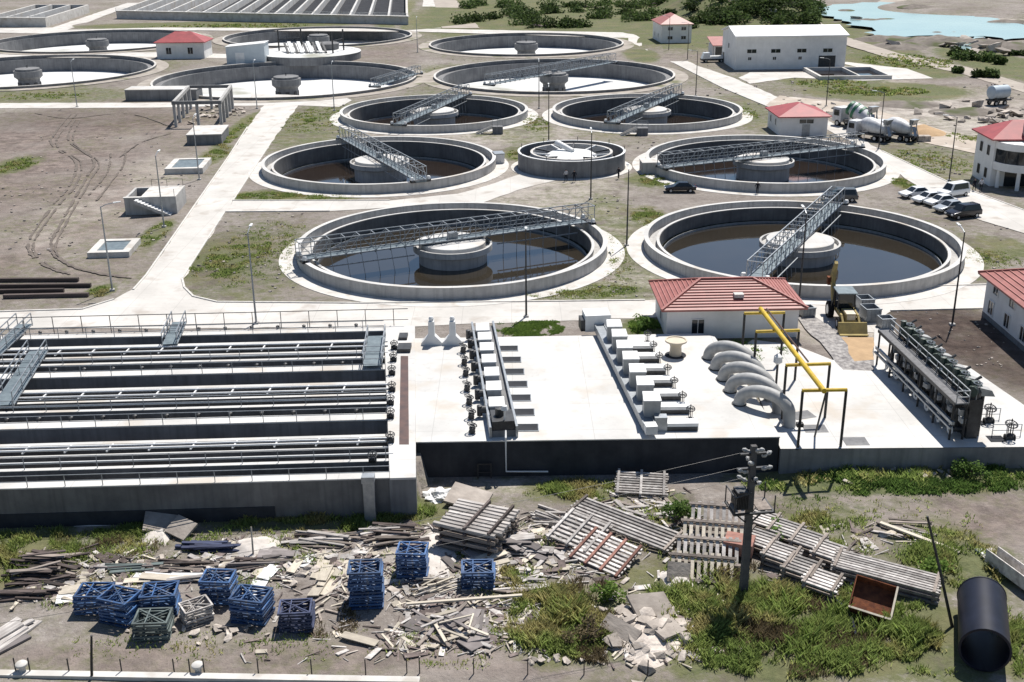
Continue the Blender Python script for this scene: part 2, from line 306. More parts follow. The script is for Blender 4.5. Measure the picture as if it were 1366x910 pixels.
def ground_mat():
    m = bpy.data.materials.new('bare_ground'); m.use_nodes = True; t = m.node_tree; N = t.nodes; L = t.links; b = N['Principled BSDF']; b.inputs['Roughness'].default_value = .95; b.inputs['Specular IOR Level'].default_value = .15
    at = N.new('ShaderNodeAttribute'); at.attribute_name = 'cover'; sp = N.new('ShaderNodeSeparateColor'); L.new(at.outputs['Color'], sp.inputs[0])
    ge = N.new('ShaderNodeNewGeometry')
    def no(s, d=6, ro=.6):
        n = N.new('ShaderNodeTexNoise'); n.inputs['Scale'].default_value = s; n.inputs['Detail'].default_value = d; n.inputs['Roughness'].default_value = ro; L.new(ge.outputs['Position'], n.inputs['Vector']); return n.outputs['Fac']
    def rp(src, a, b_, va=0, vb=1):
        x = N.new('ShaderNodeMapRange'); x.inputs[1].default_value = a; x.inputs[2].default_value = b_; x.inputs[3].default_value = va; x.inputs[4].default_value = vb; L.new(src, x.inputs[0]); return x.outputs[0]
    def mth(op, a, b_):
        x = N.new('ShaderNodeMath'); x.operation = op
        for i, q in enumerate((a, b_)):
            if isinstance(q, (int, float)): x.inputs[i].default_value = q
            else: L.new(q, x.inputs[i])
        return x.outputs[0]
    def mx(f, a, c):
        x = N.new('ShaderNodeMix'); x.data_type = 'RGBA'
        if isinstance(f, float): x.inputs[0].default_value = f
        else: L.new(f, x.inputs[0])
        for i, q in ((6, a), (7, c)):
            if isinstance(q, tuple): x.inputs[i].default_value = (*q, 1)
            else: L.new(q, x.inputs[i])
        return x.outputs[2]
    base = mx(rp(no(.06, 8, .7), .38, .62), (.205, .178, .16), (.305, .275, .25))
    base = mx(rp(no(1.1, 8, .7), .40, .68), base, (.19, .165, .145))
    base = mx(rp(no(5, 4, .7), .58, .72, 0, .75), base, (.45, .42, .385))
    base = mx(rp(no(3.1, 4, .7), .62, .74, 0, .65), base, (.10, .088, .078))
    pale = mx(rp(no(.8, 6), .35, .65), (.47, .42, .365), (.60, .555, .50))
    base = mx(mth('MULTIPLY', sp.outputs[2], rp(no(.35, 6), .3, .6)), base, pale)
    ch = mx(rp(no(.5, 9, .75), .38, .64), (.115, .092, .082), (.265, .215, .19))
    base = mx(mth('MULTIPLY', at.outputs['Alpha'], rp(no(.07, 7, .65), .36, .56, .25, 1)), base, ch)
    gr = mx(rp(no(1.3, 8, .75), .4, .62), (.065, .085, .028), (.135, .15, .062))
    gr = mx(rp(no(.13, 4), .45, .65, 0, .7), gr, (.17, .15, .075))
    f = mth('ADD', mth('MULTIPLY', sp.outputs[0], .45), mth('MULTIPLY', no(.6, 10, .78), 1.15))
    base = mx(rp(f, .70, .92, 0, .88), base, gr)
    sparse = mth('MULTIPLY', rp(no(.05, 6), .44, .6), rp(no(.8, 8, .75), .44, .6))
    base = mx(mth('MULTIPLY', sparse, .7), base, (.125, .13, .062))
    base = mx(rp(no(.22, 8, .7), .52, .66, 0, .75), base, (.135, .112, .098))
    dk = mx(rp(no(.9, 7), .35, .65), (.038, .026, .023), (.085, .062, .052))
    base = mx(mth('MULTIPLY', sp.outputs[1], rp(no(.3, 6), .3, .5, .75, 1)), base, dk)
    L.new(base, b.inputs['Base Color'])
    bp = N.new('ShaderNodeBump'); bp.inputs['Strength'].default_value = .8; bp.inputs['Distance'].default_value = .35
    L.new(mth('ADD', no(1.2, 8, .7), mth('MULTIPLY', no(.25, 4), 1.5)), bp.inputs['Height']); L.new(bp.outputs[0], b.inputs['Normal'])
    return m
me.materials.append(ground_mat())
# ------------------------------------------------------------------ roads and other flat sheets
LV = [.03]; PAVED = []
def sheet(name, pxs, m='road', z=None, kerb=False, kind='structure', jit=.22):
    if z is None: LV[0] += .005; z = LV[0]
    pts = [G(a, b, 0) for a, b in pxs]
    if m == 'road': PAVED.append([(p.x, p.y) for p in pts])
    if jit:                                             # ragged edge: dirt spills over it
        q = []; rj = random.Random(len(pts)+int(pts[0].y))
        for a, b in zip(pts, pts[1:]+pts[:1]):
            n = max(1, min(60, int((b-a).length/(1.2+a.y*.006)))); d = (b-a).normalized()
            for k in range(n): q.append(a.lerp(b, k/n)+Vector((-d.y, d.x, 0))*jit*rj.uniform(-1, 1)*(1 if k else .3))
        pts = q
    c = sum(pts, Vector())/len(pts); mb = MB(); f = mb.poly([(p.x-c.x, p.y-c.y, 0) for p in pts]); f.normal_update(); bmesh.ops.triangulate(mb.b, faces=[f], ngon_method='EAR_CLIP'); return mb.out(name, m, loc=(c.x, c.y, z), kind=kind)
def kerb(pxs, h=.14, wd=.22):
    mb = MB(); pts = [G(a, b, 0) for a, b in pxs]; o = pts[0].copy()
    for a, b in zip(pts, pts[1:]):
        d = (b-a).normalized()*.02; mb.bar(a-d+Vector((0, 0, h/2)), b+d+Vector((0, 0, h/2)), wd, h)
    mb.out('kerb', 'kerb', origin=o, kind='structure')
sheet('road', [(-60, 441), (-60, 417), (110, 413), (152, 400), (180, 385), (243, 372), (246, 384), (258, 396), (290, 403.5), (480, 405), (700, 403), (860, 401), (1090, 386), (1400, 379), (1400, 409), (1310, 412), (1188, 415), (1170, 428), (1175, 445), (1080, 440), (1072, 402), (868, 424), (760, 428), (640, 432), (560, 436), (0, 440)])
sheet('road', [(178, 387), (195, 368), (306, 208), (352, 139.5), (398, 140), (362, 190), (310, 268), (244, 373), (243, 385)])
sheet('road', [(300, 283), (311, 268), (520, 268), (610, 259), (660, 245), (700, 231), (752, 238), (690, 254), (640, 272), (520, 277), (440, 282)], 'road')
sheet('road', [(-60, 145), (-60, 138), (330, 137), (335, 125), (460, 130), (470, 134), (452, 143), (398, 141), (352, 141), (200, 144)])
sheet('road', [(-60, 77), (-60, 71), (215, 70), (330, 73), (330, 78), (200, 77)])
sheet('road', [(-60, 43), (-20, 38), (70, 37), (170, 4), (185, 4), (90, 40), (210, 37), (560, 38.5), (830, 43.5), (841, 46), (838, 51), (560, 42.5), (200, 40.5), (60, 45)])
sheet('road', [(561, 38), (566, -14), (578, -14), (588, 38)], 'road')
sheet('road', [(836, 45), (845, 46), (928, 87), (985, 107), (1060, 140), (1120, 169), (1177, 202), (1266, 244), (1320, 264), (1410, 296), (1410, 324), (1366, 312), (1306, 294), (1260, 268), (1214, 243), (1180, 220), (1143, 193), (1095, 170), (1025, 143), (967, 119), (898, 84), (838, 55)])
sheet('yard', [(985, 104), (1000, 97), (1100, 97), (1160, 94), (1120, 84), (1130, 83), (1210, 92), (1245, 105), (1150, 108), (1060, 104), (1000, 112)], 'road')
sheet('yard', [(1020, 142), (1040, 128), (1140, 138), (1330, 196), (1300, 205), (1230, 190), (1150, 172), (1060, 142)], mat('dusty_yard', (.46, .40, .34), (.36, .31, .26), .2, .95, .3, world=True, spots=((.56, .52, .47), .3, .56, .7)))
sheet('dirt_path', [(1040, 20), (1090, 28), (1130, 50), (1200, 72), (1290, 90), (1366, 112), (1366, 124), (1280, 98), (1190, 79), (1120, 58), (1075, 36)], mat('pale_track', (.40, .36, .31), (.32, .28, .245), .2, .95, .3, world=True))
sheet('dirt_path', [(1180, -2), (1240, 4), (1366, 25), (1366, 32), (1230, 9), (1170, 3)], bpy.data.materials['pale_track'])
sheet('dirt_path', [(590, 38), (575, -10), (600, -10), (640, 38)], bpy.data.materials['pale_track'])
kerb([(152, 400), (110, 413), (-20, 417)]); kerb([(243, 372), (246, 384), (258, 396), (290, 403.5), (480, 405), (700, 403), (860, 401)]); kerb([(243, 372), (300, 283), (440, 282)]); kerb([(178, 387), (195, 368), (306, 208), (330, 170)])
kerb([(360, 193), (311, 268), (520, 268)]); kerb([(1090, 386), (1366, 379)]); kerb([(1310, 412), (1188, 415)]); kerb([(1177, 202), (1266, 244), (1320, 264), (1366, 281)]); kerb([(898, 84), (967, 119), (1025, 143)])
def track(pxs, wd):
    pts = [G(a, b, 0) for a, b in pxs]; P = []
    for i in range(len(pts)-1):
        for k in range(14):
            t = k/14; a, b, c, d = pts[max(0, i-1)], pts[i], pts[i+1], pts[min(len(pts)-1, i+2)]
            P.append(.5*((2*b)+(c-a)*t+(2*a-5*b+4*c-d)*t*t+(3*b-a-3*c+d)*t**3))
    LV[0] += .005; mb = MB(); L_, R_ = [], []
    for i, p in enumerate(P):
        d = (P[min(i+1, len(P)-1)]-P[max(0, i-1)]).normalized(); n = Vector((-d.y, d.x, 0)); k = wd*(.2+.6*random.random())
        L_.append(mb.b.verts.new(p+n*k)); R_.append(mb.b.verts.new(p-n*wd*(.2+.6*random.random())))
    for i in range(len(P)-1):
        if noise.noise(P[i]*.35) > -.28: mb.b.faces.new((L_[i], L_[i+1], R_[i+1], R_[i]))
    bmesh.ops.delete(mb.b, geom=[v for v in mb.b.verts if not v.link_faces], context='VERTS')
    o = mb.out('tyre_track', 'track', kind='structure'); o.location.z = LV[0]
TA = ((95, 152), (68, 190), (100, 215), (95, 245), (68, 278), (38, 326), (56, 352), (88, 366)); TB = ((100, 160), (92, 188), (125, 214), (114, 240), (86, 290), (68, 330), (88, 352), (125, 364), (172, 370))
for tr, wd in ((TA, .38), ([(a+7, b+1) for a, b in TA], .3), (TB, .38), ([(a+6, b+2) for a, b in TB], .28), (((148, 205), (146, 222), (140, 236), (118, 262)), .3), (((168, 200), (165, 220), (155, 235), (128, 270)), .3), (((40, 150), (90, 158), (170, 152), (230, 170)), .4), (((160, 210), (190, 190), (230, 178)), .3)): track(tr, wd)
# pond with its spit of land
sheet('water', [(1086, 16), (1120, 6), (1175, 3), (1230, 9), (1300, 22), (1366, 34), (1420, 44), (1420, 56), (1366, 52), (1340, 54), (1310, 49), (1290, 50), (1260, 50), (1225, 49), (1185, 50), (1165, 46), (1150, 36), (1130, 34), (1112, 26), (1100, 22)], 'pond', .25, jit=3)
sheet('water', [(1272, 68), (1278, 56), (1300, 50), (1312, 50), (1300, 56), (1296, 69)], 'pond', .255, jit=1.2)
def mound(name, px, py, rx, ry, h, m, seed=1, kind='structure', label=None, cat=None):
    c = G(px, py); q = G(px+rx, py); s = G(px, py-ry); a, b = abs(q.x-c.x), abs(s.y-c.y); mb = MB(); n = 30; rings = []
    for i in range(9):
        t = i/8; ring = []
        for k in range(n):
            an = k*math.tau/n; rr = t*(1+.3*noise.noise(Vector((math.cos(an)*1.5, math.sin(an)*1.5, seed))))
            x, y = a*rr*math.cos(an), b*rr*math.sin(an)
            ring.append(mb.b.verts.new((x, y, h*(1-t*t)*(1+.35*noise.noise(Vector((x*.3, y*.3, seed))))-.15)))
        rings.append(ring)
    for p, r in zip(rings, rings[1:]):
        for k in range(n): mb.b.faces.new((p[k], p[(k+1) % n], r[(k+1) % n], r[k]))
    return mb.out(name, m, loc=(c.x, c.y, hz(c.x, c.y)), smooth=True, kind=kind, label=label, cat=cat)
M['bank'] = mat('earth_bank', (.24, .21, .185), (.13, .115, .10), .3, .95, .6, world=True, spots=((.075, .09, .035), .15, .52, .9))
mound('spit', 1165, 27, 62, 2.6, 1.2, 'bank', 2); mound('spit', 1128, 15, 20, 1.6, 1.2, 'bank', 5); mound('spit', 1222, 13, 30, 1.8, 1.2, 'bank', 8); mound('spit', 1255, 44, 40, 2, 1.2, 'bank', 9); mound('spit', 1345, 30, 45, 2, 1.4, 'bank', 12); mound('bank', 1180, 52, 60, 3, 1.6, 'bank', 21); mound('bank', 1300, 57, 50, 3, 1.6, 'bank', 22); mound('bank', 1250, 56, 60, 5, 2.2, 'bank', 3); mound('bank', 1340, 64, 50, 6, 2.2, 'bank', 7)
mound('bank', 1200, 62, 40, 5, 1.6, 'bank', 11); mound('bank', 1290, 150, 60, 6, .9, 'bank', 13); mound('bank', 1210, 140, 50, 5, .8, 'bank', 15)
mound('sand_heap', 1232, 177, 26, 8, 1.3, 'sand', 4, None, 'small heap of orange sand beside the mixer trucks', 'sand heap')
# ------------------------------------------------------------------ round tanks
M['darkwall'] = mat('darkened_wall_concrete', (.19, .185, .18), (.115, .112, .11), .3, .85, .15, streak=.6)  # shade of channels and tank insides put into this damp concrete colour
M['algae'] = mat('algae_stain', (.045, .05, .028), (.025, .026, .018), .6, .8, .2, spots=((.11, .11, .10), 1.2, .55, .8))
M['bank_gravel'] = mat('gravel_bank', (.40, .365, .32), (.27, .24, .21), .4, .95, .4, world=True, spots=((.12, .13, .06), .15, .55, .8))
def ring(mb, r0, r1, z0, z1, n=96): mb.lathe([(r1, z0), (r1, z1), (r0, z1), (r0, z0)], n=n, closed=True)
def wet_tank(c, wz, label, water, boxes=()):
    t = T('settling_tank', label, 'settling tank', (c[0], c[1], 0), 0, 'water filled round settling tanks')
    mb = MB(); mb.lathe([(18.5, -.3), (18.5, 1.36), (18.46, 1.4), (18.06, 1.4), (18.02, 1.36), (18.02, .25), (16.95, .25), (16.95, .85), (16.7, .85), (16.7, -4.2), (18.5, -4.2)], n=112, closed=True); mb.out('wall', 'conc', t, smooth=True)
    mb = MB(); ring(mb, 18.0, 18.56, 1.403, 1.46); mb.out('rim', 'slab', t); mb = MB(); ring(mb, 16.66, 17.0, .853, .9); mb.out('weir_top', 'slab', t); mb = MB(); ring(mb, 16.6, 16.695, -4.1, .84); mb.out('inner_shade_ring', 'darkwall', t)  # sunlight painted on rim and weir tops, shade on the added inner ring
    mb = MB(); ring(mb, 18.55, 20.6, -.2, .06); mb.out('apron', 'apron', t)
    mb = MB(); ring(mb, 16.55, 16.597, wz-.3, wz+.32); mb.out('waterline_stain', 'algae', t)
    mb = MB(); ring(mb, 16.2, 16.26, wz-.1, wz+.3); mb.out('scum_baffle', 'steel', t)
    w_ = T_well(t, wz)
    mb = MB(); mb.poly([(16.75*math.cos(k*math.tau/72), 16.75*math.sin(k*math.tau/72), 0) for k in range(72)]); mb.out('water', water, loc=(c[0], c[1], wz), kind='structure')
    return t
def T_well(t, wz):
    mb = MB(); mb.lathe([(4.1, wz-1.5), (4.1, .05), (4.75, .3), (4.75, 1.0), (4.5, 1.0), (4.5, .55), (3.9, .55)], n=56); o = mb.out('centre_well', 'conc', t, smooth=True)
    mb = MB(); mb.lathe([(3.95, .56), (3.95, 1.25), (3.9, 1.3), (0, 1.42)], n=56); mb.out('well_cover', 'slab', o, smooth=True)
    return o
W = [('1L', (-7.0, 131.7), -1.2, 'water filled settling tank left of the front pair, long lattice bridge crossing it sideways', 'water'),
     ('1R', (34.5, 130.9), -1.1, 'water filled settling tank behind the red roofed pump house, bridge pointing away from the viewer', 'water'),
     ('2L', (-20.8, 179.8), -1.9, 'dark water settling tank left of the low sludge thickener, beside the long straight road', 'waterd'),
     ('2R', (40.0, 177.6), -1.9, 'dark water settling tank with a concrete inlet box, near the lone black car', 'waterd'),
     ('3L', (-14.9, 226.6), -2.3, 'dark water tank behind the thickener with a small unrailed stair on its rim', 'waterd'),
     ('3R', (27.0, 225.2), -2.3, 'dark water tank beyond the thickener with a railed stair landing on its near rim', 'waterd')]
for k, c, wz, lb, wm in W: wet_tank(c, wz, lb, wm)
def bridge(a, b, label, z=1.42, H=2.2, wd=1.7):
    a, b = Vector((a[0], a[1], z)), Vector((b[0], b[1], z)); c = (a+b)/2; L = (b-a).length+1.2
    rz = math.atan2(b.y-a.y, b.x-a.x)
    t = T('scraper_bridge', label, 'tank bridge', c, rz, 'lattice scraper bridges across the round tanks')
    n = max(12, int(L/1.75)); h = L/2; xs = [-h+L*i/n for i in range(n+1)]
    for s in (-1, 1):
        mb = MB(); y = s*wd/2
        mb.bar((-h, y, .2), (h, y, .2), .13); mb.bar((-h, y, H), (h, y, H), .11); mb.bar((-h, y, 1.15), (h, y, 1.15), .06)
        for i, x in enumerate(xs):
            mb.bar((x, y, .2), (x, y, H), .08)
            if i < n:
                p, q = (.2, H) if i % 2 else (H, .2)
                mb.bar((x, y, p), (xs[i+1], y, q), .06)
        mb.out('side_truss', 'steel', t)
    for x in xs: mb = MB(); mb.bar((x, -wd/2, H), (x, wd/2, H), .08); mb.out('top_brace', 'steel', t)
    mb = MB(); mb.bx(-h, h, -wd/2+.08, wd/2-.08, .08, .15)
    for x in xs: mb.bar((x, -wd/2, .02), (x, wd/2, .02), .1)
    mb.out('walkway', 'deck', t)
    for x in xs[1:-1]:
        if abs(x) > 5.3 and z > 1: mb = MB(); mb.bar((x, -wd/2-.1, .1), (x-.3*(1 if x > 0 else -1), -wd/2-.5, -3.2), .06); mb.out('scraper_rod', 'steel', t)
    for s in (-1, 1):
        if z < 1: continue
        mb = MB(); mb.bar((s*(h-2.5), -wd/2-.3, -.9), (s*5.3, -wd/2-.3, -.9), .12); mb.out('scraper_arm', 'steel', t)
    for s in (-1, 1):
        mb = MB(); mb.box((s*(h-.45), 0, .06), (.75, wd+1.3, .3))
        o = mb.out('end_carriage', 'steeld', t)
        for q in (-1, 1):
            mb = MB(); mb.tube([(s*(h-.45)-.2, q*(wd/2+.5), .12), (s*(h-.45)+.2, q*(wd/2+.5), .12)], .26, 12); mb.out('wheel', 'rubber', o)
            mb = MB(); mb.lathe([(.26, .2), (.3, .5), (.22, .68), (0, .72)], (s*(h-.45), q*(wd/2+.45), 0), 14); mb.out('drive_motor', 'white', o, smooth=True)
    mb = MB(); mb.box((0, 0, .55), (1.1, .8, .8)); mb.tube([(0, 0, -.2), (0, 0, .2)], .5, 12); mb.out('drive_unit', 'steel', t)
    return t
def chord(c, dirp, R_=18.25):
    a, b = dirp; d = Vector((b[0]-a[0], b[1]-a[1])).normalized(); return (c[0]-d.x*R_, c[1]-d.y*R_), (c[0]+d.x*R_, c[1]+d.y*R_)
BR = [((-24.25, 125.49), (9.62, 140.88), 'grey lattice bridge lying nearly sideways over the front left water tank'), ((26.48, 116.86), (43.6, 148.87), 'grey lattice bridge pointing away over the front right water tank'),
      ((-27.95, 198.74), (-11.3, 162.57), 'grey lattice bridge sloping down to the right over the tank beside the long road'), ((23.4, 171.56), (56.74, 186.11), 'grey lattice bridge lying sideways over the tank beside the black car'),
      ((-19.74, 210), (-9.15, 244.11), 'grey lattice bridge over the dark tank behind the thickener on its left'), ((19.21, 208.45), (35.46, 241.04), 'grey lattice bridge over the dark tank behind the thickener on its right')]
for (k, c, *_), (a, b, lb) in zip(W, BR): bridge(*chord(c, (a, b)), lb)
def dry_tank(c, R_, label, fz=-3.7, rim=.6, gap=None):
    t = T('empty_tank', label, 'empty tank', (c[0], c[1], 0), 0, 'empty round concrete tanks at the back')
    mb = MB(); mb.lathe([(R_, -.4), (R_, rim), (R_-.5, rim), (R_-.5, -.35), (R_-1.9, -.35), (R_-1.9, rim-.75), (R_-2.2, rim-.75), (R_-2.2, fz-.3), (R_, fz-.3)], n=128, closed=True); mb.out('wall', 'concd', t, smooth=True)
    mb = MB(); mb.lathe([(R_-.45, rim+.02), (R_+.05, rim+.02), (R_+.05, rim+.09), (R_-.45, rim+.09)], n=128, closed=True); mb.out('rim', 'apron', t)
    mb = MB(); mb.lathe([(R_-2.1, fz), (3.5, fz-.5), (0, fz-.5)], n=96); mb.out('floor', 'floor', t, smooth=True)
    mb = MB(); ring(mb, R_+.06, R_+3.2, -.3, .06+.004*(R_-int(R_/10)*10)+abs(c[0])*.0006, 128); mb.out('apron', 'bank_gravel', t)
    mb = MB(); mb.lathe([(2.7, fz-.6), (2.7, fz+1.9), (3.5, fz+2.6), (3.5, fz+4.1), (3.0, fz+4.1), (3.0, fz+4.6), (0, fz+4.8)], n=40); o = mb.out('centre_well', 'concd', t, smooth=True)
    for k in range(8):
        a = k*math.tau/8+.2; q = MB(); q.box((2.68*math.cos(a), 2.68*math.sin(a), fz+.5), (.3, .9, 1.3), a); q.out('port', 'steeld', o)
    mb = MB(); mb.tube([(0, 0, fz+3.8), (0, 0, fz+5.4)], .12, 8); mb.out('spindle', 'steeld', o)
    return t
dry_tank((10.9, 281.5), 29.2, 'empty white floored tank behind the two small dark water tanks, lattice bridge across it')
dry_tank((5.2, 349.5), 29, 'farthest middle empty tank, white floor and no bridge, beside the far road corner')
dry_tank((-54, 280), 31.5, 'empty tank behind the unfinished concrete frame, tall grey drum in its middle')
dry_tank((-124.5, 300), 32, 'empty tank cut by the left edge of the photo, squat drum with a flat top', -3.7)
dry_tank((-130.5, 371), 32.5, 'empty tank behind the little red roofed hut on the left, ragged near rim')
dry_tank((-61.2, 376.7), 30, 'empty tank half hidden behind the equipment covered white disc tank', -3.7)
bridge((-4.5, 263), (26.5, 300), 'grey lattice bridge over the empty white floored tank', .72, 2.4, 1.8)
bridge((-30.5, 262), (-22.5, 283), 'thin railed walkway over the right end of the empty tank behind the concrete frame', .72, 1.9, 1.5)
# sludge thickener: low dark ring with inner ring and white drive in the middle
t = T('sludge_thickener', 'low dark grey ring shaped tank with white machinery inside, standing between four water tanks', 'thickener', (9.7, 178.2, 0))
mb = MB(); mb.lathe([(8.45, -.2), (8.45, 2.6), (8.2, 2.6), (8.2, -.2)], n=80, closed=True); mb.out('wall', 'concd', t, smooth=True)
mb = MB(); mb.lathe([(8.5, 2.62), (8.5, 2.7), (8.15, 2.7), (8.15, 2.62)], n=80, closed=True); mb.out('rim', 'white', t)
mb = MB(); mb.lathe([(8.2, .9), (8.2, 1.0), (0, 1.0)], n=48); mb.out('sludge', 'blackm', t)
mb = MB(); mb.lathe([(6.5, .9), (6.5, 2.55), (6.1, 2.55), (6.1, .9)], n=64, closed=True); mb.out('inner_ring', 'apron', t, smooth=True)
mb = MB(); mb.lathe([(3.9, .9), (4.1, 1.9), (3.4, 2.3), (0, 2.6)], n=20); mb.out('centre_cover', 'white', t, smooth=True)
for k in range(10):
    a = k*math.tau/10+.2; q = MB(); q.bar((3.3*math.cos(a), 3.3*math.sin(a), 2.15), (6.2*math.cos(a), 6.2*math.sin(a), 2.5), .22); q.out('spoke', 'white' if k % 2 else 'steeld', t)
mb = MB(); mb.tube([(-2.2, 2.6, 3.4), (.2, -.6, 2.7)], [.5, .35], 12); mb.out('feed_pipe', 'white', t, smooth=True)
mb = MB(); ring(mb, 8.55, 9.6, -.2, .07); mb.out('apron', 'apron', t)
for k in range(9):
    a = k*math.tau/9; q = MB(); q.tube([(8.32*math.cos(a), 8.32*math.sin(a), 2.7), (8.32*math.cos(a), 8.32*math.sin(a), 3.3)], .05, 6); q.out('rail_post', 'steeld', t)
t = T('disc_tank', 'round white topped tank with dark lattice machinery, in front of a larger empty tank', 'disc tank', (-55, 322, 0))
mb = MB(); mb.lathe([(14, -.3), (14, 1.8), (13.6, 1.8), (13.6, 1.1), (0, 1.3)], n=72); mb.out('wall', 'concd', t, smooth=True)
mb = MB(); mb.lathe([(14.05, 1.82), (14.05, 1.92), (12.6, 1.92), (12.6, 1.6), (0, 1.75)], n=72); mb.out('top', 'floor', t, smooth=True)
mb = MB()
for k in range(4): mb.bar((-4+k*2.6, -4, 2), (-6+k*2.6, 2, 4.2), .9, .5)
mb.out('white_arms', 'white', t)
mb = MB()
for k in range(5):
    mb.bar((-5.2+k*2.6, -4, 1.9), (-7.2+k*2.6, 2, 4.0), .5, .5)
for x, y in ((-9, 3), (-3, 5), (9, 3), (7, -4)): mb.tube([(x, y, 1.6), (x, y, 7.5)], .22, 6)
mb.bar((-9, 3, 5), (-3, 5, 5), .25); mb.bar((9, 3, 5), (7, -4, 5), .25)
mb.out('lattice', 'steeld', t)
mb = MB(); mb.lathe([(3.2, 1.7), (3.4, 3.4), (3, 3.6), (0, 3.7)], (4, 6, 0), 28); mb.out('drum', 'concd', t, smooth=True)
# stairs and boxes on the tank rims
def rim_stair(px, py, ln, label, box=True, sgn=1):
    p = G(px, py); t = T('rim_stair', label, 'stair', (p.x, p.y, 0))
    mb = MB(); mb.bx(0, 1.9, -.2, 1.4, 0, 1.35); mb.out('landing', 'concd', t)
    mb = MB()
    for i in range(7): mb.bx(-.42*(i+1), -.42*i, 0, 1.1, 1.2-.19*(i+1)-.12, 1.2-.19*(i+1))
    mb.bar((-3, -.02, 0), (0, -.02, 1.3), .1, .35); mb.bar((-3, 1.12, 0), (0, 1.12, 1.3), .1, .35); mb.out('steps', 'apron', t)
    mb = MB()
    for x in (0, .95, 1.9): mb.bar((x, -.15, 1.35), (x, -.15, 2.4), .05); mb.bar((x, 1.35, 1.35), (x, 1.35, 2.4), .05)
    for z in (1.9, 2.4): mb.bar((0, -.15, z), (1.9, -.15, z), .05); mb.bar((0, 1.35, z), (1.9, 1.35, z), .05)
    mb.out('railing', 'steel', t)
rim_stair(657, 179, 3, 'small concrete stair on the right rim of the left small dark tank'); rim_stair(850, 181, 3, 'railed concrete stair landing at the near rim of the right small dark tank')
def cbox(px, py, wd, dp, h, label, name='concrete_box', m='conc', rz=.05, cat='box', lid=None):
    p = G(px, py); t = T(name, label, cat, (p.x, p.y, hz(p.x, p.y)), rz)
    mb = MB(); mb.bx(0, wd, 0, dp, -.2, h); mb.out('body', m, t)
    if lid:
        mb = MB(); mb.bx(-.08, wd+.08, -.08, dp+.08, h+.003, h+.16); mb.out('lid', lid, t)
    return t
cbox(857, 233, 2.6, 3, 1.7, 'concrete inlet box stuck to the left rim of the tank near the black car', lid='apron')
cbox(661, 219, 1.5, 2.2, 1.5, 'white boxy cabinet on the right of the tank beside the long road', 'cabinet', 'white', .2, 'cabinet', 'steel')
# ------------------------------------------------------------------ buildings
def window(par, c, wd, ht, face, fr='white'):
    # face 'y': in a wall facing -y; face 'x': in a wall facing -x ; c = centre on the wall surface
    o = MB(); g = MB(); x, y, z = c
    for s in (-1, 1):
        if face == 'y': o.box((x+s*wd/2, y-.03, z), (.09, .12, ht+.09)); o.box((x, y-.03, z+s*ht/2), (wd-.09, .12, .09))
        else: o.box((x-.03, y+s*wd/2, z), (.12, .09, ht+.09)); o.box((x-.03, y, z+s*ht/2), (.12, wd-.09, .09))
    if face == 'y': o.box((x, y-.02, z), (.06, .08, ht-.09)); g.box((x, y-.006, z), (wd-.09, .03, ht-.09))
    else: o.box((x-.02, y, z), (.08, .06, ht-.09)); g.box((x-.006, y, z), (.03, wd-.09, ht-.09))
    f = o.out('window', fr, par); g.out('pane', 'glass', f)
def hip_roof(par, w_, d, ze, zr, ov, m, name='roof', ribs=0, y0=0):
    mb = MB(); x0, x1, ya, yb = -ov, w_+ov, y0-ov, d+ov; k = (yb-ya)/2*.98
    if x1-x0 >= yb-ya: ra, rb = (x0+k, (ya+yb)/2, zr), (x1-k, (ya+yb)/2, zr)
    else:
        k = (x1-x0)/2*.98; ra, rb = ((x0+x1)/2, ya+k, zr), ((x0+x1)/2, yb-k, zr)
    e = [(x0, ya, ze), (x1, ya, ze), (x1, yb, ze), (x0, yb, ze)]
    e2 = [(x, y, ze-.18) for x, y, z in e]
    if x1-x0 >= yb-ya:
        F = [[e[0], e[1], rb, ra], [e[1], e[2], rb], [e[2], e[3], ra, rb], [e[3], e[0], ra]]
    else:
        F = [[e[0], e[1], ra], [e[1], e[2], rb, ra], [e[2], e[3], rb], [e[3], e[0], ra, rb]]
    for f in F: mb.poly(f)
    for i in range(4): mb.poly([e2[i], e2[(i+1) % 4], e[(i+1) % 4], e[i]])
    mb.poly(e2[::-1]); o = mb.out(name, m, par)
    if ribs:
        q = MB()
        for i in range(1, ribs):                        # standing seams running along the slope courses
            t = i/ribs
            for f in (F[0], F[3], F[1]):
                if len(f) == 4:
                    a = Vector(f[0]).lerp(Vector(f[3]), t); b = Vector(f[1]).lerp(Vector(f[2]), t)
                else:
                    a = Vector(f[0]).lerp(Vector(f[2]), t); b = Vector(f[1]).lerp(Vector(f[2]), t)
                q.bar(a+Vector((0, 0, .03)), b+Vector((0, 0, .03)), .1, .09)
        for a, b in ((e[0], ra), (e[1], rb), (e[3], ra), (e[2], rb), (ra, rb)): q.bar(Vector(a)+Vector((0, 0, .05)), Vector(b)+Vector((0, 0, .05)), .24, .16)
        q.out('roof_course', m, o)
    return o
# pump house in front
t = T('pump_house', 'pale pump house under a red courses hip roof, beside the yellow pipe frames', 'pump house', (14.7, 101.2, 0), R(1))
t['label'] = 'pale pump house with a large red hip roof, beside the yellow pipe frames'
mb = MB(); mb.bx(0, 12.5, 0, 7.6, -1, 3.0); mb.out('wall', 'wallpaint', t)
rf = hip_roof(t, 12.5, 7.6, 3.15, 4.75, .65, 'roof', ribs=11)
mb = MB(); mb.box((6.9, 1.1, 3.95), (.9, .75, .35)); mb.out('roof_hatch', 'apron', rf)
window(t, (2.95, 0, 1.25), 1.25, 1.5, 'y'); window(t, (0, 3.4, 1.4), 1.1, 1.3, 'x')
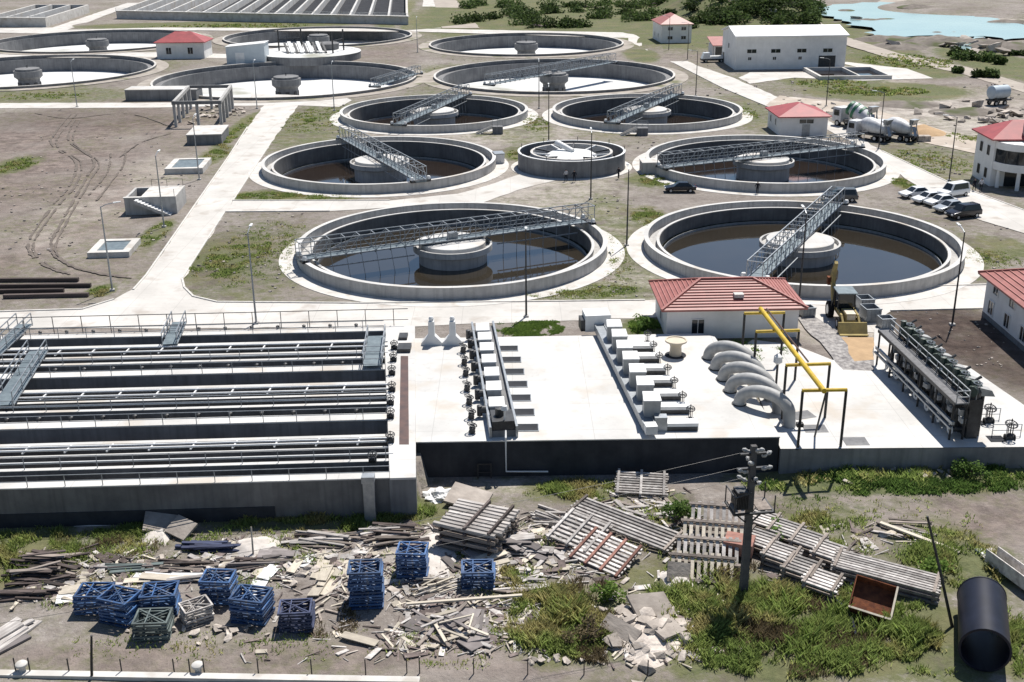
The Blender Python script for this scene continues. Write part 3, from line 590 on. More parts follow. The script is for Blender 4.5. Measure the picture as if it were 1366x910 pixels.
# store on the right edge
t = T('store_building', 'pale store with a red roof and small windows facing the dark soil', 'store', (47.0, 94.5, 0), R(0))
mb = MB(); mb.bx(0, 14, 0, 12.4, -.5, 4.2); mb.out('wall', 'wallpaint', t)
mb = MB(); mb.bx(-.03, 0, 0, 12.4, -.4, .5); mb.out('plinth', 'concd', t)
hip_roof(t, 14, 12.4, 4.35, 7.0, .7, 'roof', ribs=13)
for y in (10.0, 6.2, 2.6): window(t, (0, y, 3.35), 1.2, .8, 'x'); window(t, (0, y+.6, 1.45), 1.2, 1.4, 'x')
# control building with the round balcony
t = T('control_building', 'pale two storey building with a round glazed bay and crimson roof by the white cars', 'office building', (69.6, 162.2, 0), R(-2))
mb = MB(); mb.bx(0, 18, 0, 7.2, -.5, 6.8); mb.out('wall', 'wallpaint', t)
hip_roof(t, 18, 7.2, 6.95, 9.0, .7, 'roofb')
bc = (4.4, .6, 0); br = 4.3
for z0, z1, m, n in ((2.6, 3.7, 'wallpaint', 'bay_parapet'), (3.7, 5.6, 'glass', 'bay_glazing'), (5.6, 6.6, 'wallpaint', 'bay_band')):
    mb = MB(); rr = br-(.18 if n == 'bay_glazing' else 0); mb.lathe([(rr, z0+(.002 if z0 > 3 else 0)), (rr, z1), (0, z1)], bc, 48); o = mb.out(n, m, t, smooth=True)
    if n == 'bay_glazing':
        for k in range(7):
            a = R(190+k*26); q = MB(); q.bar((bc[0]+(rr+.02)*math.cos(a), bc[1]+(rr+.02)*math.sin(a), z0), (bc[0]+(rr+.02)*math.cos(a), bc[1]+(rr+.02)*math.sin(a), z1), .09); q.out('mullion', 'steeld', o)
for k in range(4):
    a = R(200+k*46); q = MB(); q.tube([(bc[0]+3.8*math.cos(a), bc[1]+3.8*math.sin(a), 0), (bc[0]+3.8*math.cos(a), bc[1]+3.8*math.sin(a), 2.6)], .28, 14); q.out('column', 'wallpaint', t, smooth=True)
mb = MB(); mb.box((4.8, -.02, 1.2), (5.6, .06, 2.4)); mb.out('entrance', 'glass', t)
mb = MB(); mb.box((4.6, .2, 7.8), (1.3, 1.1, 2.6)); mb.out('chimney', 'conc', t)
for y, z in ((4.9, 1.6), (4.9, 4.9), (2.0, 1.6), (2.0, 4.9)): window(t, (0, y, z), .8, 1.3, 'x', 'steeld')
for x in (11.5, 14.5): window(t, (x, 0, 1.6), 1.0, 1.4, 'y'); window(t, (x, 0, 4.9), 1.0, 1.4, 'y')
# small houses
def hut(px, py, wd, dp, h, zr, roof, label, rz=0, wins=(), door=None):
    p = G(px, py); t = T('red_roofed_hut', label, 'hut', (p.x, p.y, 0), rz, 'small red roofed huts')
    mb = MB(); mb.bx(0, wd, 0, dp, -.5, h); mb.out('wall', 'wallpaint', t)
    hip_roof(t, wd, dp, h+.12, zr, .55, roof)
    for x, z, a, b in wins: window(t, (x, 0, z), a, b, 'y')
    window(t, (0, dp*.35, 2.0), 1.0, 1.2, 'x'); window(t, (0, dp*.75, 2.0), 1.0, 1.2, 'x')
    if door: q = MB(); q.box((door, -.02, 1.05), (1.4, .06, 2.1)); q.out('door', 'steel', t)
hut(1040, 182, 8.4, 9.5, 3.4, 5.2, 'roofb', 'crimson roofed hut with a window over its door, beside the mixer trucks', R(1), ((4.6, 2.6, 2.6, .8),), 4.6)
hut(210, 79, 13.2, 9, 4.4, 7, 'roofb', 'crimson roofed hut with two front windows, between the empty tanks on the far left', 0, ((3.4, 2.2, 1.5, 1.8), (9.4, 2.2, 1.5, 1.8)))
hut(882, 59, 9.0, 15, 5.6, 8.2, 'roof', 'two storey red roofed hut by the far road, left of the white hall', R(3), ((2.6, 4.4, 1.5, 1), (6.6, 4.4, 1.5, 1), (2.6, 1.8, 1.5, 1), (6.6, 1.8, 1.5, 1)))
p = G(952, 80); t = T('lean_to', 'low red roofed lean to beside the big white hall, dark open front', 'shed', (p.x, p.y, 0))
mb = MB(); mb.bx(0, 5.4, 3, 9, 0, 3.6)
for x in (0, 5.1): mb.bx(x, x+.3, 0, .3, 0, 3.6)
mb.out('wall', 'wallpaint', t); mb = MB(); mb.hull8([(-.5, -.5, 3.6), (5.6, -.5, 3.6), (5.6, 9.4, 4.9), (-.5, 9.4, 4.9), (-.5, -.5, 3.8), (5.6, -.5, 3.8), (5.6, 9.4, 5.1), (-.5, 9.4, 5.1)]); mb.out('roof', 'roof', t)
mb = MB(); mb.bx(.4, 5, 2.96, 3, 0, 3); mb.out('opening', 'glass', t)
# white hall
t = T('white_hall', 'large white industrial hall with a white sheet roof at the back right', 'hall', (56.4, 289.6, 0), R(1))
mb = MB(); mb.bx(0, 27.6, 0, 17, -.5, 7.9)
mb.out('wall', 'wallpaint', t)
mb = MB(); mb.hull8([(-.4, -.5, 7.9), (28, -.5, 7.9), (28, 8.5, 9.6), (-.4, 8.5, 9.6), (-.4, -.5, 8.2), (28, -.5, 8.2), (28, 8.5, 9.9), (-.4, 8.5, 9.9)]); mb.hull8([(-.4, 8.5, 9.6), (28, 8.5, 9.6), (28, 17.5, 7.9), (-.4, 17.5, 7.9), (-.4, 8.5, 9.9), (28, 8.5, 9.9), (28, 17.5, 8.2), (-.4, 17.5, 8.2)])
o = mb.out('roof', 'wroof', t)
for s in (0, 27.6):
    q = MB(); a = s-.002 if s == 0 else s+.002; q.poly([(a, 0, 7.9), (a, 17, 7.9), (a, 8.5, 9.55)]); q.out('gable', 'wallpaint', t)
for x in (4, 10, 16.5, 23): window(t, (x, 0, 4.5), 2.4, 1.0, 'y'); 
for x in (3.6, 9.8, 16.2): window(t, (x, 0, 2.7), .9, .8, 'y')
mb = MB(); mb.box((23, -.02, 1.6), (4.2, .08, 3.2)); mb.out('roller_door', 'steeld', t)
mb = MB(); mb.box((-.02, 15, 1.3), (.08, 2, 2.6)); mb.out('side_door', 'steeld', t); window(t, (0, 8.5, 5), 1.5, 1.2, 'x')
p = G(303, 87); t = T('metal_shed', 'windowless pale blue grey metal shed in front of the white disc tank', 'shed', (p.x, p.y, 0))
mb = MB(); mb.hull8([(0, 0, 0), (10.2, 0, 0), (10.2, 6, 0), (0, 6, 0), (0, 0, 4.6), (10.2, 0, 5.5), (10.2, 6, 5.5), (0, 6, 4.6)]); mb.out('wall', mat('pale_blue_sheet', (.50, .55, .58), (.44, .49, .52), .6, .5), t)
mb = MB(); mb.hull8([(-.2, -.2, 4.62), (10.4, -.2, 5.54), (10.4, 6.2, 5.54), (-.2, 6.2, 4.62), (-.2, -.2, 4.75), (10.4, -.2, 5.67), (10.4, 6.2, 5.67), (-.2, 6.2, 4.75)]); mb.out('roof', 'white', t)
mb = MB(); mb.box((3.6, -.02, 1.6), (2.4, .08, 3.2)); mb.out('door', 'white', t)
# sunken basin by the hall
p = G(1093, 107); t = T('open_basin', 'low open rectangular basin with white rim in front of the white hall', 'basin', (p.x, p.y, 0), R(0))
mb = MB(); W_, D_ = 17, 16
for x0, x1, y0, y1 in ((0, W_, 0, .7), (0, W_, D_-.7, D_), (0, .7, .7, D_-.7), (W_-.7, W_, .7, D_-.7), (W_*.55, W_*.55+.4, .7, D_-.7)): mb.bx(x0, x1, y0, y1, -.3, .9)
mb.out('wall', 'apron', t); mb = MB(); mb.bx(.7, W_-.7, .7, D_-.7, .05, .1); mb.out('floor', 'waterd', t)
# unfinished concrete frame
a, b = G(233, 170), G(293, 170); c = G(308, 146); t = T('unfinished_building', 'unfinished grey concrete frame of columns and beams with rubble inside, left of the long road', 'unfinished building', (a.x, a.y, 0))
wx = b.x-a.x; dx, dy = c.x-b.x, c.y-b.y
for i in range(5):
    for j in range(3):
        if j == 1 and 0 < i < 4: continue
        x, y = wx*j/2+dx*i/4, dy*i/4; q = MB(); q.bx(x, x+.5, y, y+.5, 0, 4.3); q.out('column', 'conc', t)
for j in (0, 2):
    q = MB(); q.bar((wx*j/2+.25, .25, 4.6), (wx*j/2+dx+.25, dy+.25, 4.6), .55, .6); q.out('beam', 'conc', t)
q = MB(); q.bx(-.1, wx+.6, -.05, .55, 4.3, 4.9); q.out('beam', 'concd', t); q = MB(); q.bx(dx, wx+dx+.5, dy, dy+.5, 4.3, 4.9); q.out('beam', 'concd', t)
cbox(250, 194, 6.0, 9.0, 1.7, 'dark fronted concrete block in front of the unfinished concrete frame', 'concrete_block', 'concd', R(5), 'block', 'apron')
def pit(px, py, wd, dp, h, label):
    p = G(px, py); t = T('valve_pit', label, 'pit', (p.x, p.y, 0), R(4), 'low concrete pits along the long road')
    mb = MB(); e = .9
    for x0, x1, y0, y1 in ((0, wd, 0, e), (0, wd, dp-e, dp), (0, e, e, dp-e), (wd-e, wd, e, dp-e)): mb.bx(x0, x1, y0, y1, -.3, h)
    mb.out('wall', 'apron', t); mb = MB(); mb.bx(e, wd-e, e, dp-e, -.1, h-.12); mb.out('cover', 'deck', t)
pit(117, 345, 4.9, 6.0, .7, 'low concrete pit with a dark cover nearest the timber stacks, left of the road bend')
pit(220, 233, 5.9, 8.0, .9, 'low concrete pit with a dark cover farther up the road, above the stair block')
# stair block
p = G(168, 287); t = T('stair_block', 'grey concrete block with a white stair down its front beside the long road', 'concrete block', (p.x, p.y, 0), R(4))
mb = MB(); mb.bx(0, 6.9, 0, .35, -.2, 2.3); mb.bx(6.2, 6.9, .35, 6.5, -.2, 2.3); mb.bx(0, .35, .35, 6.5, -.2, 2.3); mb.bx(.35, 6.2, 6.1, 6.5, -.2, 2.3); mb.out('wall', 'conc', t)
mb = MB(); mb.bx(2.2, 6.9, .02, 6.5, 2.303, 2.42); mb.bx(-.1, 2.2, -.1, .5, 2.303, 2.42); mb.out('top_slab', 'apron', t)
mb = MB(); mb.bx(.4, 2.2, .5, 6, .1, .2); mb.out('pit_floor', 'waterd', t)
mb = MB()
for i in range(11): mb.bx(1.6+.42*i, 2.02+.42*i, -1.2, -.02, 2.1-.2*i-.14, 2.2-.2*i)
mb.out('steps', 'white', t)
mb = MB(); mb.bar((1.5, -1.2, 2.1), (6.2, -1.2, -.1), .12, .4); mb.out('stringer', 'conc', t)
mb = MB()
for x in (2.4, 4.5, 6.7): mb.bar((x, 6.3, 2.4), (x, 6.3, 3.4), .05); mb.bar((x, .2, 2.4), (x, .2, 3.4), .05) if x > 5 else None
mb.bar((2.4, 6.3, 3.4), (6.7, 6.3, 3.4), .05); mb.out('railing', 'steeld', t)
cbox(168, 135, 15.5, 5, 2.3, 'long low concrete block behind the unfinished concrete frame', 'concrete_block', 'concd', R(-1), 'block', 'slab')
# far rectangular basins
def far_basin(px0, py0, px1, py1, dp, n, label, h=3):
    a, b = G(px0, py0), G(px1, py1); u = b-a; v = Vector((-.085, 1, 0))*dp; t = T('rectangular_basin', label, 'basin', (a.x, a.y, 0), 0, 'rectangular basins at the top edge')
    def q(x0, x1, y0, y1, z0, z1, nm, m):               # corners in fractions of the two sides
        mb = MB(); mb.prism([tuple((u*x+v*y)[:2]) for x, y in ((x0, y0), (x1, y0), (x1, y1), (x0, y1))], z0, z1); return mb.out(nm, m, t)
    L = u.length; e = .9/L; f = .9/dp
    q(0, 1, 0, f, -.5, h, 'wall', 'apron'); q(0, 1, 1-f, 1, -.5, h, 'wall', 'apron'); q(0, e, f, 1-f, -.5, h, 'wall', 'apron'); q(1-e, 1, f, 1-f, -.5, h, 'wall', 'apron')
    q(e, 1-e, f, 1-f, -.2, h-2.4, 'water', 'nearblack')
    for i in range(1, n): x = i/n; q(x-.4/L, x+.4/L, f, 1-f, h-2.4, h+.05, 'divider', 'slab')
    mb = MB()
    for i in range(int(L/6)+1): p = u*(i*6/L); mb.bar((p.x, p.y, h), (p.x, p.y, h+1.1), .12)
    for z in (.55, 1.1): mb.bar((0, 0, h+z), (u.x, u.y, h+z), .1)
    mb.out('railing', 'white', t); q(-.002, 1.002, -.004, 1.7/dp, h+.003, h+.15, 'walkway', 'slab')
far_basin(156, 25.5, 545, 34, 130, 16, 'long rectangular basin of white dividing walls along the top edge of the photo')
far_basin(-20, 36, 62, 36.5, 60, 3, 'shorter rectangular basin in the top left corner of the photo', 3.2)
# ------------------------------------------------------------------ long channel basin, front left
BO = Vector((-23, 71.5, 0))
yA = lambda x, y0: y0+(x+23)*.038
xr = lambda y: -8.75-(y-71.4)*.115
xe = lambda y: -7.36-(y-77.6)*.08
bt = T('channel_basin', 'long concrete basin of parallel open channels and rails filling the left foreground', 'basin', BO)
def strip(name, y0, y1, z0, z1, m, par=bt, xl=-62, full=False):
    mb = MB(); f = xe if full else xr
    mb.prism([(xl, yA(xl, y0)), (f(y0)-.05, yA(f(y0), y0)), (f(y1)-.05, yA(f(y1), y1)), (xl, yA(xl, y1))], z0, z1)
    return mb.out(name, m, par, origin=BO)
strip('front_wall', 71.15, 71.5, FZ-.6, .93, 'darkwall')
q = MB(); q.prism([(-62, yA(-62, 71.09)), (-17, yA(-17, 71.09)), (-17, yA(-17, 71.146)), (-62, yA(-62, 71.146))], FZ-.6, -1.0); q.out('lower_wall_band', 'nearblack', bt, origin=BO)  # near-black strip along the lower part of the front wall
strip('front_walkway', 71.1, 72.0, .935, 1.03, 'slab')
strip('floor', 71.5, 102.3, -2.8, -2.6, 'waterd')
for base in (0, 8.7, 17.3):
    k = base
    if base == 0: seg = (74.0, 76.3, 78.05, 81.05, 82.3)
    elif base == 8.7: seg = (84.3, 86.35, 88.5, 91.5, 92.6)
    else: seg = (94.55, 96.4, 98.7, 101.25, 102.35)
    a, b, c, d, e = seg
    strip('channel_wall', a-.2, a+.2, -2.6, .95, 'darkwall'); strip('channel_wall', b-.16, b+.16, -2.6, .85, 'darkwall'); strip('channel_wall', c-.2, c+.2, -2.6, 1.0, 'darkwall')
    strip('trough_floor', b+.16, c-.25, -1.6, -.9, 'darkwall'); strip('trough_water', a+.2, b-.16, -1.9, -1.5, 'waterd')
    strip('lit_wall_top', a-.2, a+.2, .953, 1.0, 'slab'); strip('lit_wall_top', b-.16, b+.16, .853, .9, 'slab'); strip('lit_wall_top', c-.22, c+.22, 1.003, 1.05, 'slab')  # pale strips added to paint sunlight onto the wall tops
    strip('walkway_support', d+.15, e-.15, -2.6, .9, 'concd'); strip('walkway', d, e, .9, 1.02, 'slab')
    for y, z in ((a+.9, 1.05), (b+.5, 1.15), (c-.6, 1.1)):
        q = MB(); q.tube([(-62, yA(-62, y), z), (xr(y)+.3, yA(xr(y), y), z)], .09, 8); q.out('air_pipe', 'white', bt, origin=BO)
    x = -52+base*.07
    while x < xr(b)-1: q = MB(); q.bar((x, yA(x, b+.3), 1.02), (x+.1, yA(x, c-.2), 1.02), .12, .1); q.out('pipe_bracket', 'white', bt, origin=BO); x += 3.1
    for y in (a, d+.06):
        q = MB(); x = -61.3+y % 1
        while x < xr(y)-.2: q.bar((x, yA(x, y), .98), (x, yA(x, y), 2.0), .05); x += 2.6
        for z in (1.5, 2.0): q.bar((-62, yA(-62, y), z), (xr(y), yA(xr(y), y), z), .05)
        q.out('railing', 'steel', bt, origin=BO)
    x = -50
    while x < xr(d)-.5: q = MB(); q.lathe([(.14, 1.0), (.18, 1.3), (0, 1.4)], (x, yA(x, e+.25), -.05), 8); q.out('air_valve', 'steeld', bt, origin=BO); x += 2.5
strip('back_wall', 101.5, 102.2, -2.6, .9, 'concd')
q = MB(); y = 71.2; x = -60
while x < xr(72)-.3: q.bar((x, yA(x, 71.22), 1.0), (x, yA(x, 71.22), 1.9), .05); x += 2.6
for z in (1.45, 1.9): q.bar((-62, yA(-62, 71.22), z), (xr(71.2), yA(xr(71.2), 71.22), z), .045)
q.out('railing', 'steel', bt, origin=BO)
q = MB(); x = -60
while x < -10: q.bar((x, yA(x, 102.9), 0), (x, yA(x, 102.9), 2.6), .06); x += 2.7
q.bar((-60, yA(-60, 102.9), 2.6), (-10, yA(-10, 102.9), 2.6), .06); q.bar((-60, yA(-60, 102.9), 1.5), (-10, yA(-10, 102.9), 1.5), .05); q.out('railing', 'steeld', bt, origin=BO)
mb = MB(); mb.prism([(xr(71.2)-.06, yA(-9, 71.05)), (xe(71.7)-.02, yA(-7, 71.05)), (xe(102.3)-.02, yA(-9.5, 102.35)), (xr(102.3)-.06, yA(-12, 102.35))], FZ-.6, .9); mb.out('end_wall', 'concd', bt, origin=BO)
mb = MB(); mb.prism([(xr(71.2)-.0, yA(-9, 71.0)), (xe(71.7)+.0, yA(-7, 71.0)), (xe(102.3)+.0, yA(-9.5, 102.4)), (xr(102.3)-.0, yA(-12, 102.4))], .905, 1.06); mb.out('end_walkway', 'slab', bt, origin=BO)
mb = MB(); mb.prism([tuple(G(a, b, 1.07)[:2]) for a, b in ((532.5, 593), (545.5, 593), (544.5, 475), (534.5, 475))], 1.063, 1.075); mb.out('brown_channel', 'brown', bt, origin=BO)
c = G(539.5, 466, 1.1); mb = MB(); mb.box((c.x, c.y, 1.25), (1.2, 1.6, .35)); mb.out('channel_gate', 'steeld', bt, origin=BO); c = G(538, 450, 1.1); mb = MB(); mb.box((c.x, c.y, 1.2), (.8, 1.3, .25)); mb.out('channel_gate', 'steeld', bt, origin=BO)
c = G(500, 668, FZ); c = Vector((-10.4, 71.45, 0)); mb = MB(); mb.box((c.x+.2, c.y-.28, -.4), (.8, .35, 3.4)); mb.box((c.x+.2, c.y-.3, 1.25), (.9, .7, .5)); mb.out('outlet_box', 'steel', bt, origin=BO)
def gangway(px, py, px2, py2, label, z=1.05, wd=1.3):
    a, b = G(px, py, z), G(px2, py2, z); t = T('gangway', label, 'gangway', a, math.atan2(b.y-a.y, b.x-a.x), 'teal grey gangways on the channel basin'); L = (b-a).length
    mb = MB(); mb.bx(0, L, -wd/2, wd/2, .22, .3); mb.out('deck', 'deck', t)
    for s in (-1, 1):
        mb = MB()
        for i in range(5): mb.bar((L*i/4, s*wd/2, .1), (L*i/4, s*wd/2, 1.4), .07)
        for zz in (.25, .85, 1.4): mb.bar((0, s*wd/2, zz), (L, s*wd/2, zz), .08)
        mb.out('handrail', 'steel', t)
gangway(227, 463, 240, 433, 'short teal gangway at the back of the channel basin'); gangway(5, 545, 52, 472, 'long teal gangway on the left of the channel basin', wd=1.6); gangway(-12, 480, 34, 436, 'teal gangway in the back left corner of the channel basin', wd=1.4); gangway(497, 492, 503, 452, 'teal railed platform in the back right corner of the channel basin', wd=1.6)
def handwheel(loc, label, group, h=1.1, rz=0):
    t = T('handwheel_valve', label, 'valve', loc, rz, group)
    mb = MB(); mb.tube([(-.35, 0, .28), (.35, 0, .28)], .2, 10); mb.tube([(-.37, 0, .28), (-.3, 0, .28)], .3, 12); mb.tube([(.3, 0, .28), (.37, 0, .28)], .3, 12); mb.lathe([(.2, .2), (.24, .5), (.12, .62), (0, .65)], n=12); mb.box((0, 0, .04), (.5, .4, .08)); mb.out('body', 'steeld', t)
    mb = MB(); mb.tube([(0, 0, .5), (0, 0, h+.45)], .05, 6); mb.bar((-.18, 0, .5), (-.18, 0, h), .06); mb.bar((.18, 0, .5), (.18, 0, h), .06); mb.out('stem', 'steeld', t)
    mb = MB(); mt = Matrix.Rotation(R(20), 4, 'X'); mb.lathe([(.42, -.04), (.5, 0), (.42, .04), (.38, 0)], (0, 0, h), 16, mt, closed=True)
    for k in range(4): a = k*math.pi/4; mb.bar((-.42*math.cos(a), -.42*math.sin(a), h), (.42*math.cos(a), .42*math.sin(a), h), .05)
    mb.out('wheel', 'steeld', t); return t
v0 = handwheel(Vector((-10.2, 74.0, 1.06)), 'dark valve in the line along the end walkway of the channel basin', 'valves along the basin end', .9); v0.scale = (.75, .75, .7)
for px, py in ((521, 590), (521, 558), (521, 540), (523, 522), (523, 500), (525, 482), (526, 466)):
    p = G(px, py, 1.06); dup(v0, p)
# ------------------------------------------------------------------ white slab with its machines
SP = [(-7.34, 77.58), (20.2, 77.82), (20.05, 82), (18.9, 99.25), (17.6, 100.15), (-9.08, 99.65)]
t = T('covered_tank', 'large flat white topped concrete tank in the middle foreground, its near wall coated black', 'covered tank', (6, 88, 0))
mb = MB(); mb.prism(SP, FZ-.8, .86); mb.out('wall', 'nearblack', t, origin=(6, 88, 0))  # whole body in one near-black colour
mb = MB(); mb.prism([(x*1.0+(.04 if x > 0 else 0), y-(.06 if y < 80 else 0)) for x, y in SP], .863, .95); mb.out('top_slab', 'slab', t, origin=(6, 88, 0))
ST = .95
ORD = ('first', 'second', 'third', 'fourth', 'fifth', 'sixth', 'seventh')
a = G(650, 640, FZ); p = Vector((-2.2, 77.5, 0)); mb = MB()
for x in (-.5, .5): mb.bar((x, -.12, -2.2), (x, -.12, -.9), .08)
mb.bar((-.55, -.12, -.9), (.55, -.12, -.9), .08); mb.bar((-.55, -.12, -1.6), (.55, -.12, -1.6), .06)
mb.out('wall_bracket', 'steeld', loc=p, label='small dark steel bracket low on the black wall of the covered tank', cat='bracket')
mb = MB(); q = Vector((-.55, 77.5, 0)); mb.tube([(0, .5, 1.6), (0, -.12, 1.3), (0, -.12, -1.55), (3.2, -.12, -1.6)], .07, 8); mb.out('drain_pipe', 'white', loc=q, label='thin white pipe running down the black wall and turning right', cat='pipe')
def vent_stack(px, py, label):
    p = G(px, py, ST); mb = MB(); pr = [(-.95, 0), (.95, 0), (.95, .25), (.3, .95), (.26, 2.3), (-.26, 2.3), (-.3, .95), (-.95, .25)]
    f = [mb.b.verts.new((x, 0, z)) for x, z in pr]; k = [mb.b.verts.new((x, .7, z)) for x, z in pr]; n = len(pr)
    for i in range(n): mb.b.faces.new((f[i], f[(i+1) % n], k[(i+1) % n], k[i]))
    mb.b.faces.new(f[::-1]); mb.b.faces.new(k); t = T('vent_stack', label, 'vent', p, 0, 'white bottle shaped vents'); mb.out('body', 'white', t)
    q = MB(); q.lathe([(.2, 2.3), (.24, 2.55), (.15, 2.7), (0, 2.72)], (0, .35, 0), 12); q.out('cap', 'white', t)
vent_stack(576, 461, 'white bottle shaped vent at the back corner of the white slab, nearest the channel basin'); vent_stack(604, 461, 'white bottle shaped vent at the back of the white slab, nearest the handwheel row')
hw = None
for i, (px, py) in enumerate(((618, 465), (619.5, 481), (621.4, 496), (623.2, 516), (626, 534), (628.8, 553), (630, 572))):
    p = G(px, py+5, ST)
    if hw is None: hw = handwheel(p, 'first handwheel valve from the white bottle vents on the white slab', 'row of handwheels on the white slab', .8, R(90)); hw.scale = (.85, .85, .85)
    else: dup(hw, p, None, ORD[i]+' handwheel valve from the white bottle vents on the white slab')
# conveyor with white hoods
a, b = G(645, 447, ST), G(672, 583, ST); ang = math.atan2(b.y-a.y, b.x-a.x); L = (b-a).length
t = T('screen_channel', 'steel channel carrying the seven white hoods on the left half of the slab', 'channel', a, ang)
mb = MB(); mb.bx(-1, L, -.95, .95, 0, .55); mb.out('trough', 'concd', t)
for s in (-1, 1): mb = MB(); mb.bx(-1.2, L+.2, s*1.0-.09, s*1.0+.09, 0, .95); mb.out('side_plate', 'steel', t)
mb = MB(); mb.box((L-1.1, 0, .95), (2.2, 1.7, .7)); mb.lathe([(.35, 1.3), (.35, 1.9), (0, 1.95)], (L-1.2, -.2, 0), 14); mb.out('end_drive', 'steeld', t)
mb = MB(); mb.tube([(L-.3, .1, 1.0), (L-.2, .1, 2.2)], .06); mb.lathe([(.0, 2.1), (.3, 2.2), (.2, 2.5), (0, 2.6)], (L-.2, .1, 0), 10); mb.out('spray_post', 'white', t)
hp = None; HT = [(643.8, 437.5), (646.6, 449.6), (649.4, 463.6), (652.2, 479.5), (656, 497), (658.7, 516), (662.5, 537.4)]
for i, (px, py) in enumerate(HT):
    p = G(px, py, 2.15); p.z = ST+.56
    if hp is None:
        hp = T('screen_hood', 'first white hood on the steel channel, counted from the front road', 'hood', p, R(3), 'white hoods on the left channel')
        mb = MB(); mb.hull8([(-.62, -.65, 0), (.62, -.65, 0), (.62, .65, 0), (-.62, .65, 0), (-.55, -.6, .55), (.55, -.6, .55), (.55, .6, .75), (-.55, .6, .75)]); mb.out('body', 'steel', hp)
        mb = MB(); mb.hull8([(-.62, -.68, .56), (.62, -.68, .56), (.62, .68, .78), (-.62, .68, .78), (-.62, -.68, .66), (.62, -.68, .66), (.62, .68, .88), (-.62, .68, .88)]); mb.out('lid', 'white', hp)
        mb = MB(); mb.tube([(-.65, 0, .1), (-1.35, 0, .1)], .3, 12); mb.lathe([(.22, -.4), (.22, .45), (0, .5)], (-1.35, 0, 0), 10); mb.out('motor', 'steeld', hp)
    else: dup(hp, p, None, ORD[i]+' white hood on the steel channel, counted from the front road')
fh = None
for i, (px, py, wd) in enumerate(((678, 465.3, 24), (681.7, 480.3, 25.5), (685.5, 496.3, 26.5), (689.5, 513, 27.5), (693.7, 531.3, 28.5), (698, 550.5, 29.5), (703, 571, 31))):
    p = G(px, py, ST); p.z += .004
    if fh is None:
        fh = T('floor_hatch', 'first dark floor hatch beside the hoods, counted from the green lawn', 'hatch', p, R(0), 'dark floor hatches on the white slab')
        mb = MB(); mb.bx(-.85, .85, -.6, .6, 0, .03); mb.out('grating', 'nearblack', fh)
        mb = MB()
        for x0, x1, y0, y1 in ((-.92, .92, -.66, -.6), (-.92, .92, .6, .66), (-.92, -.85, -.6, .6), (.85, .92, -.6, .6)): mb.bx(x0, x1, y0, y1, 0, .06)
        mb.out('frame', 'steel', fh); mb = MB(); mb.tube([(-.9, .5, .05), (-.9, .5, .5), (-1.15, .5, .5)], .05, 6); mb.out('handle', 'steel', fh)
    else: dup(fh, p, None, ORD[i]+' dark floor hatch beside the hoods, counted from the green lawn')
a, b = G(803, 441, 1.7), G(866, 566, 1.7); a.z = b.z = ST; ang = math.atan2(b.y-a.y, b.x-a.x); L = (b-a).length
t = T('screw_conveyor', 'long raised steel trough beside the white pump cabinets, boxed drive at its end', 'conveyor', a, ang)
mb = MB(); mb.bx(-1.5, L, -.38, .38, .3, .8); mb.out('trough', 'steel', t); mb = MB(); mb.bx(-1.5, L+.1, -.47, -.385, .25, .9); mb.bx(-1.5, L+.1, .385, .47, .25, .9); mb.out('side_plate', 'steel', t)
mb = MB(); [mb.bx(i*2.4, i*2.4+.25, -.4, .4, 0, .3) for i in range(int(L/2.4)+1)]; mb.out('foot', 'steeld', t)
mb = MB(); mb.bx(L+.1, L+1.0, -.45, .45, .35, 1.0); mb.out('end_box', 'white', t)
mb = MB(); mb.bx(-3.6, -1.5, -1.3, 1.1, .1, 1.7); mb.out('head_box', 'white', t); mb = MB(); mb.bx(-3.2, -1.7, -1.7, -1.3, .1, 1.2); mb.out('head_drive', 'steeld', t)
pu = None
for i, ((tx, ty), (dx, dy)) in enumerate(zip(((819, 435), (826, 448), (832.6, 463), (841, 478), (850, 495), (860, 512), (869, 533)), ((848, 453.8), (856.8, 471.4), (864.5, 485.7), (873.3, 501), (881, 518.7), (893, 538.5), (901.9, 558)))):
    p = G(tx, ty, 2.95); d = G(dx, dy, 1.5)-p; p.z = ST
    if pu is None:
        pu = T('pump_unit', 'first white pump cabinet with a discharge box, counted from the front road', 'pump', p, 0, 'white pump cabinets on the slab')
        mb = MB(); mb.hull8([(-.5, -.55, .1), (.5, -.55, .1), (.5, .55, .1), (-.5, .55, .1), (-.55, -.6, 1.85), (.55, -.6, 1.85), (.5, .55, 2.0), (-.5, .55, 2.0)]); mb.out('cabinet', 'pipe', pu)
        mb = MB(); mb.hull8([(-.58, -.63, 1.86), (.58, -.63, 1.86), (.53, .58, 2.01), (-.53, .58, 2.01), (-.58, -.63, 1.94), (.58, -.63, 1.94), (.53, .58, 2.09), (-.53, .58, 2.09)]); mb.out('lid', 'white', pu)
        mb = MB(); mb.bx(.55, 2.9, -1.25, -.45, .05, .55); mb.out('discharge_box', 'white', pu); mb = MB(); mb.bx(.1, .9, -1.3, -.65, 0, 1.0); mb.out('chute', 'steel', pu)
        mb = MB(); mb.bx(.6, 2.85, -1.28, -1.254, .02, .3); mb.out('skirt', 'steeld', pu); pu.scale = (1.2, 1.2, 1.15)
    else: dup(pu, p, None, ORD[i]+' white pump cabinet with a discharge box, counted from the front road')
hw2 = None
for i, (px, py) in enumerate(((863.4, 452), (871, 467), (878.8, 482), (889.8, 498.6), (898.6, 516), (909.6, 536), (920.5, 555))):
    p = G(px, py+9, ST)
    if hw2 is None: hw2 = handwheel(p, 'handwheel valve beside the first pump cabinet counted from the front road', 'handwheels beside the pump cabinets', 1.5); hw2.scale = (.72, .72, .8)
    else: dup(hw2, p, None, 'handwheel valve beside the %s pump cabinet counted from the front road' % ORD[i])
p = G(901, 474, ST); t = T('mushroom_vent', 'pale flared mushroom shaped vent standing on the white slab near the pump house', 'vent', p)
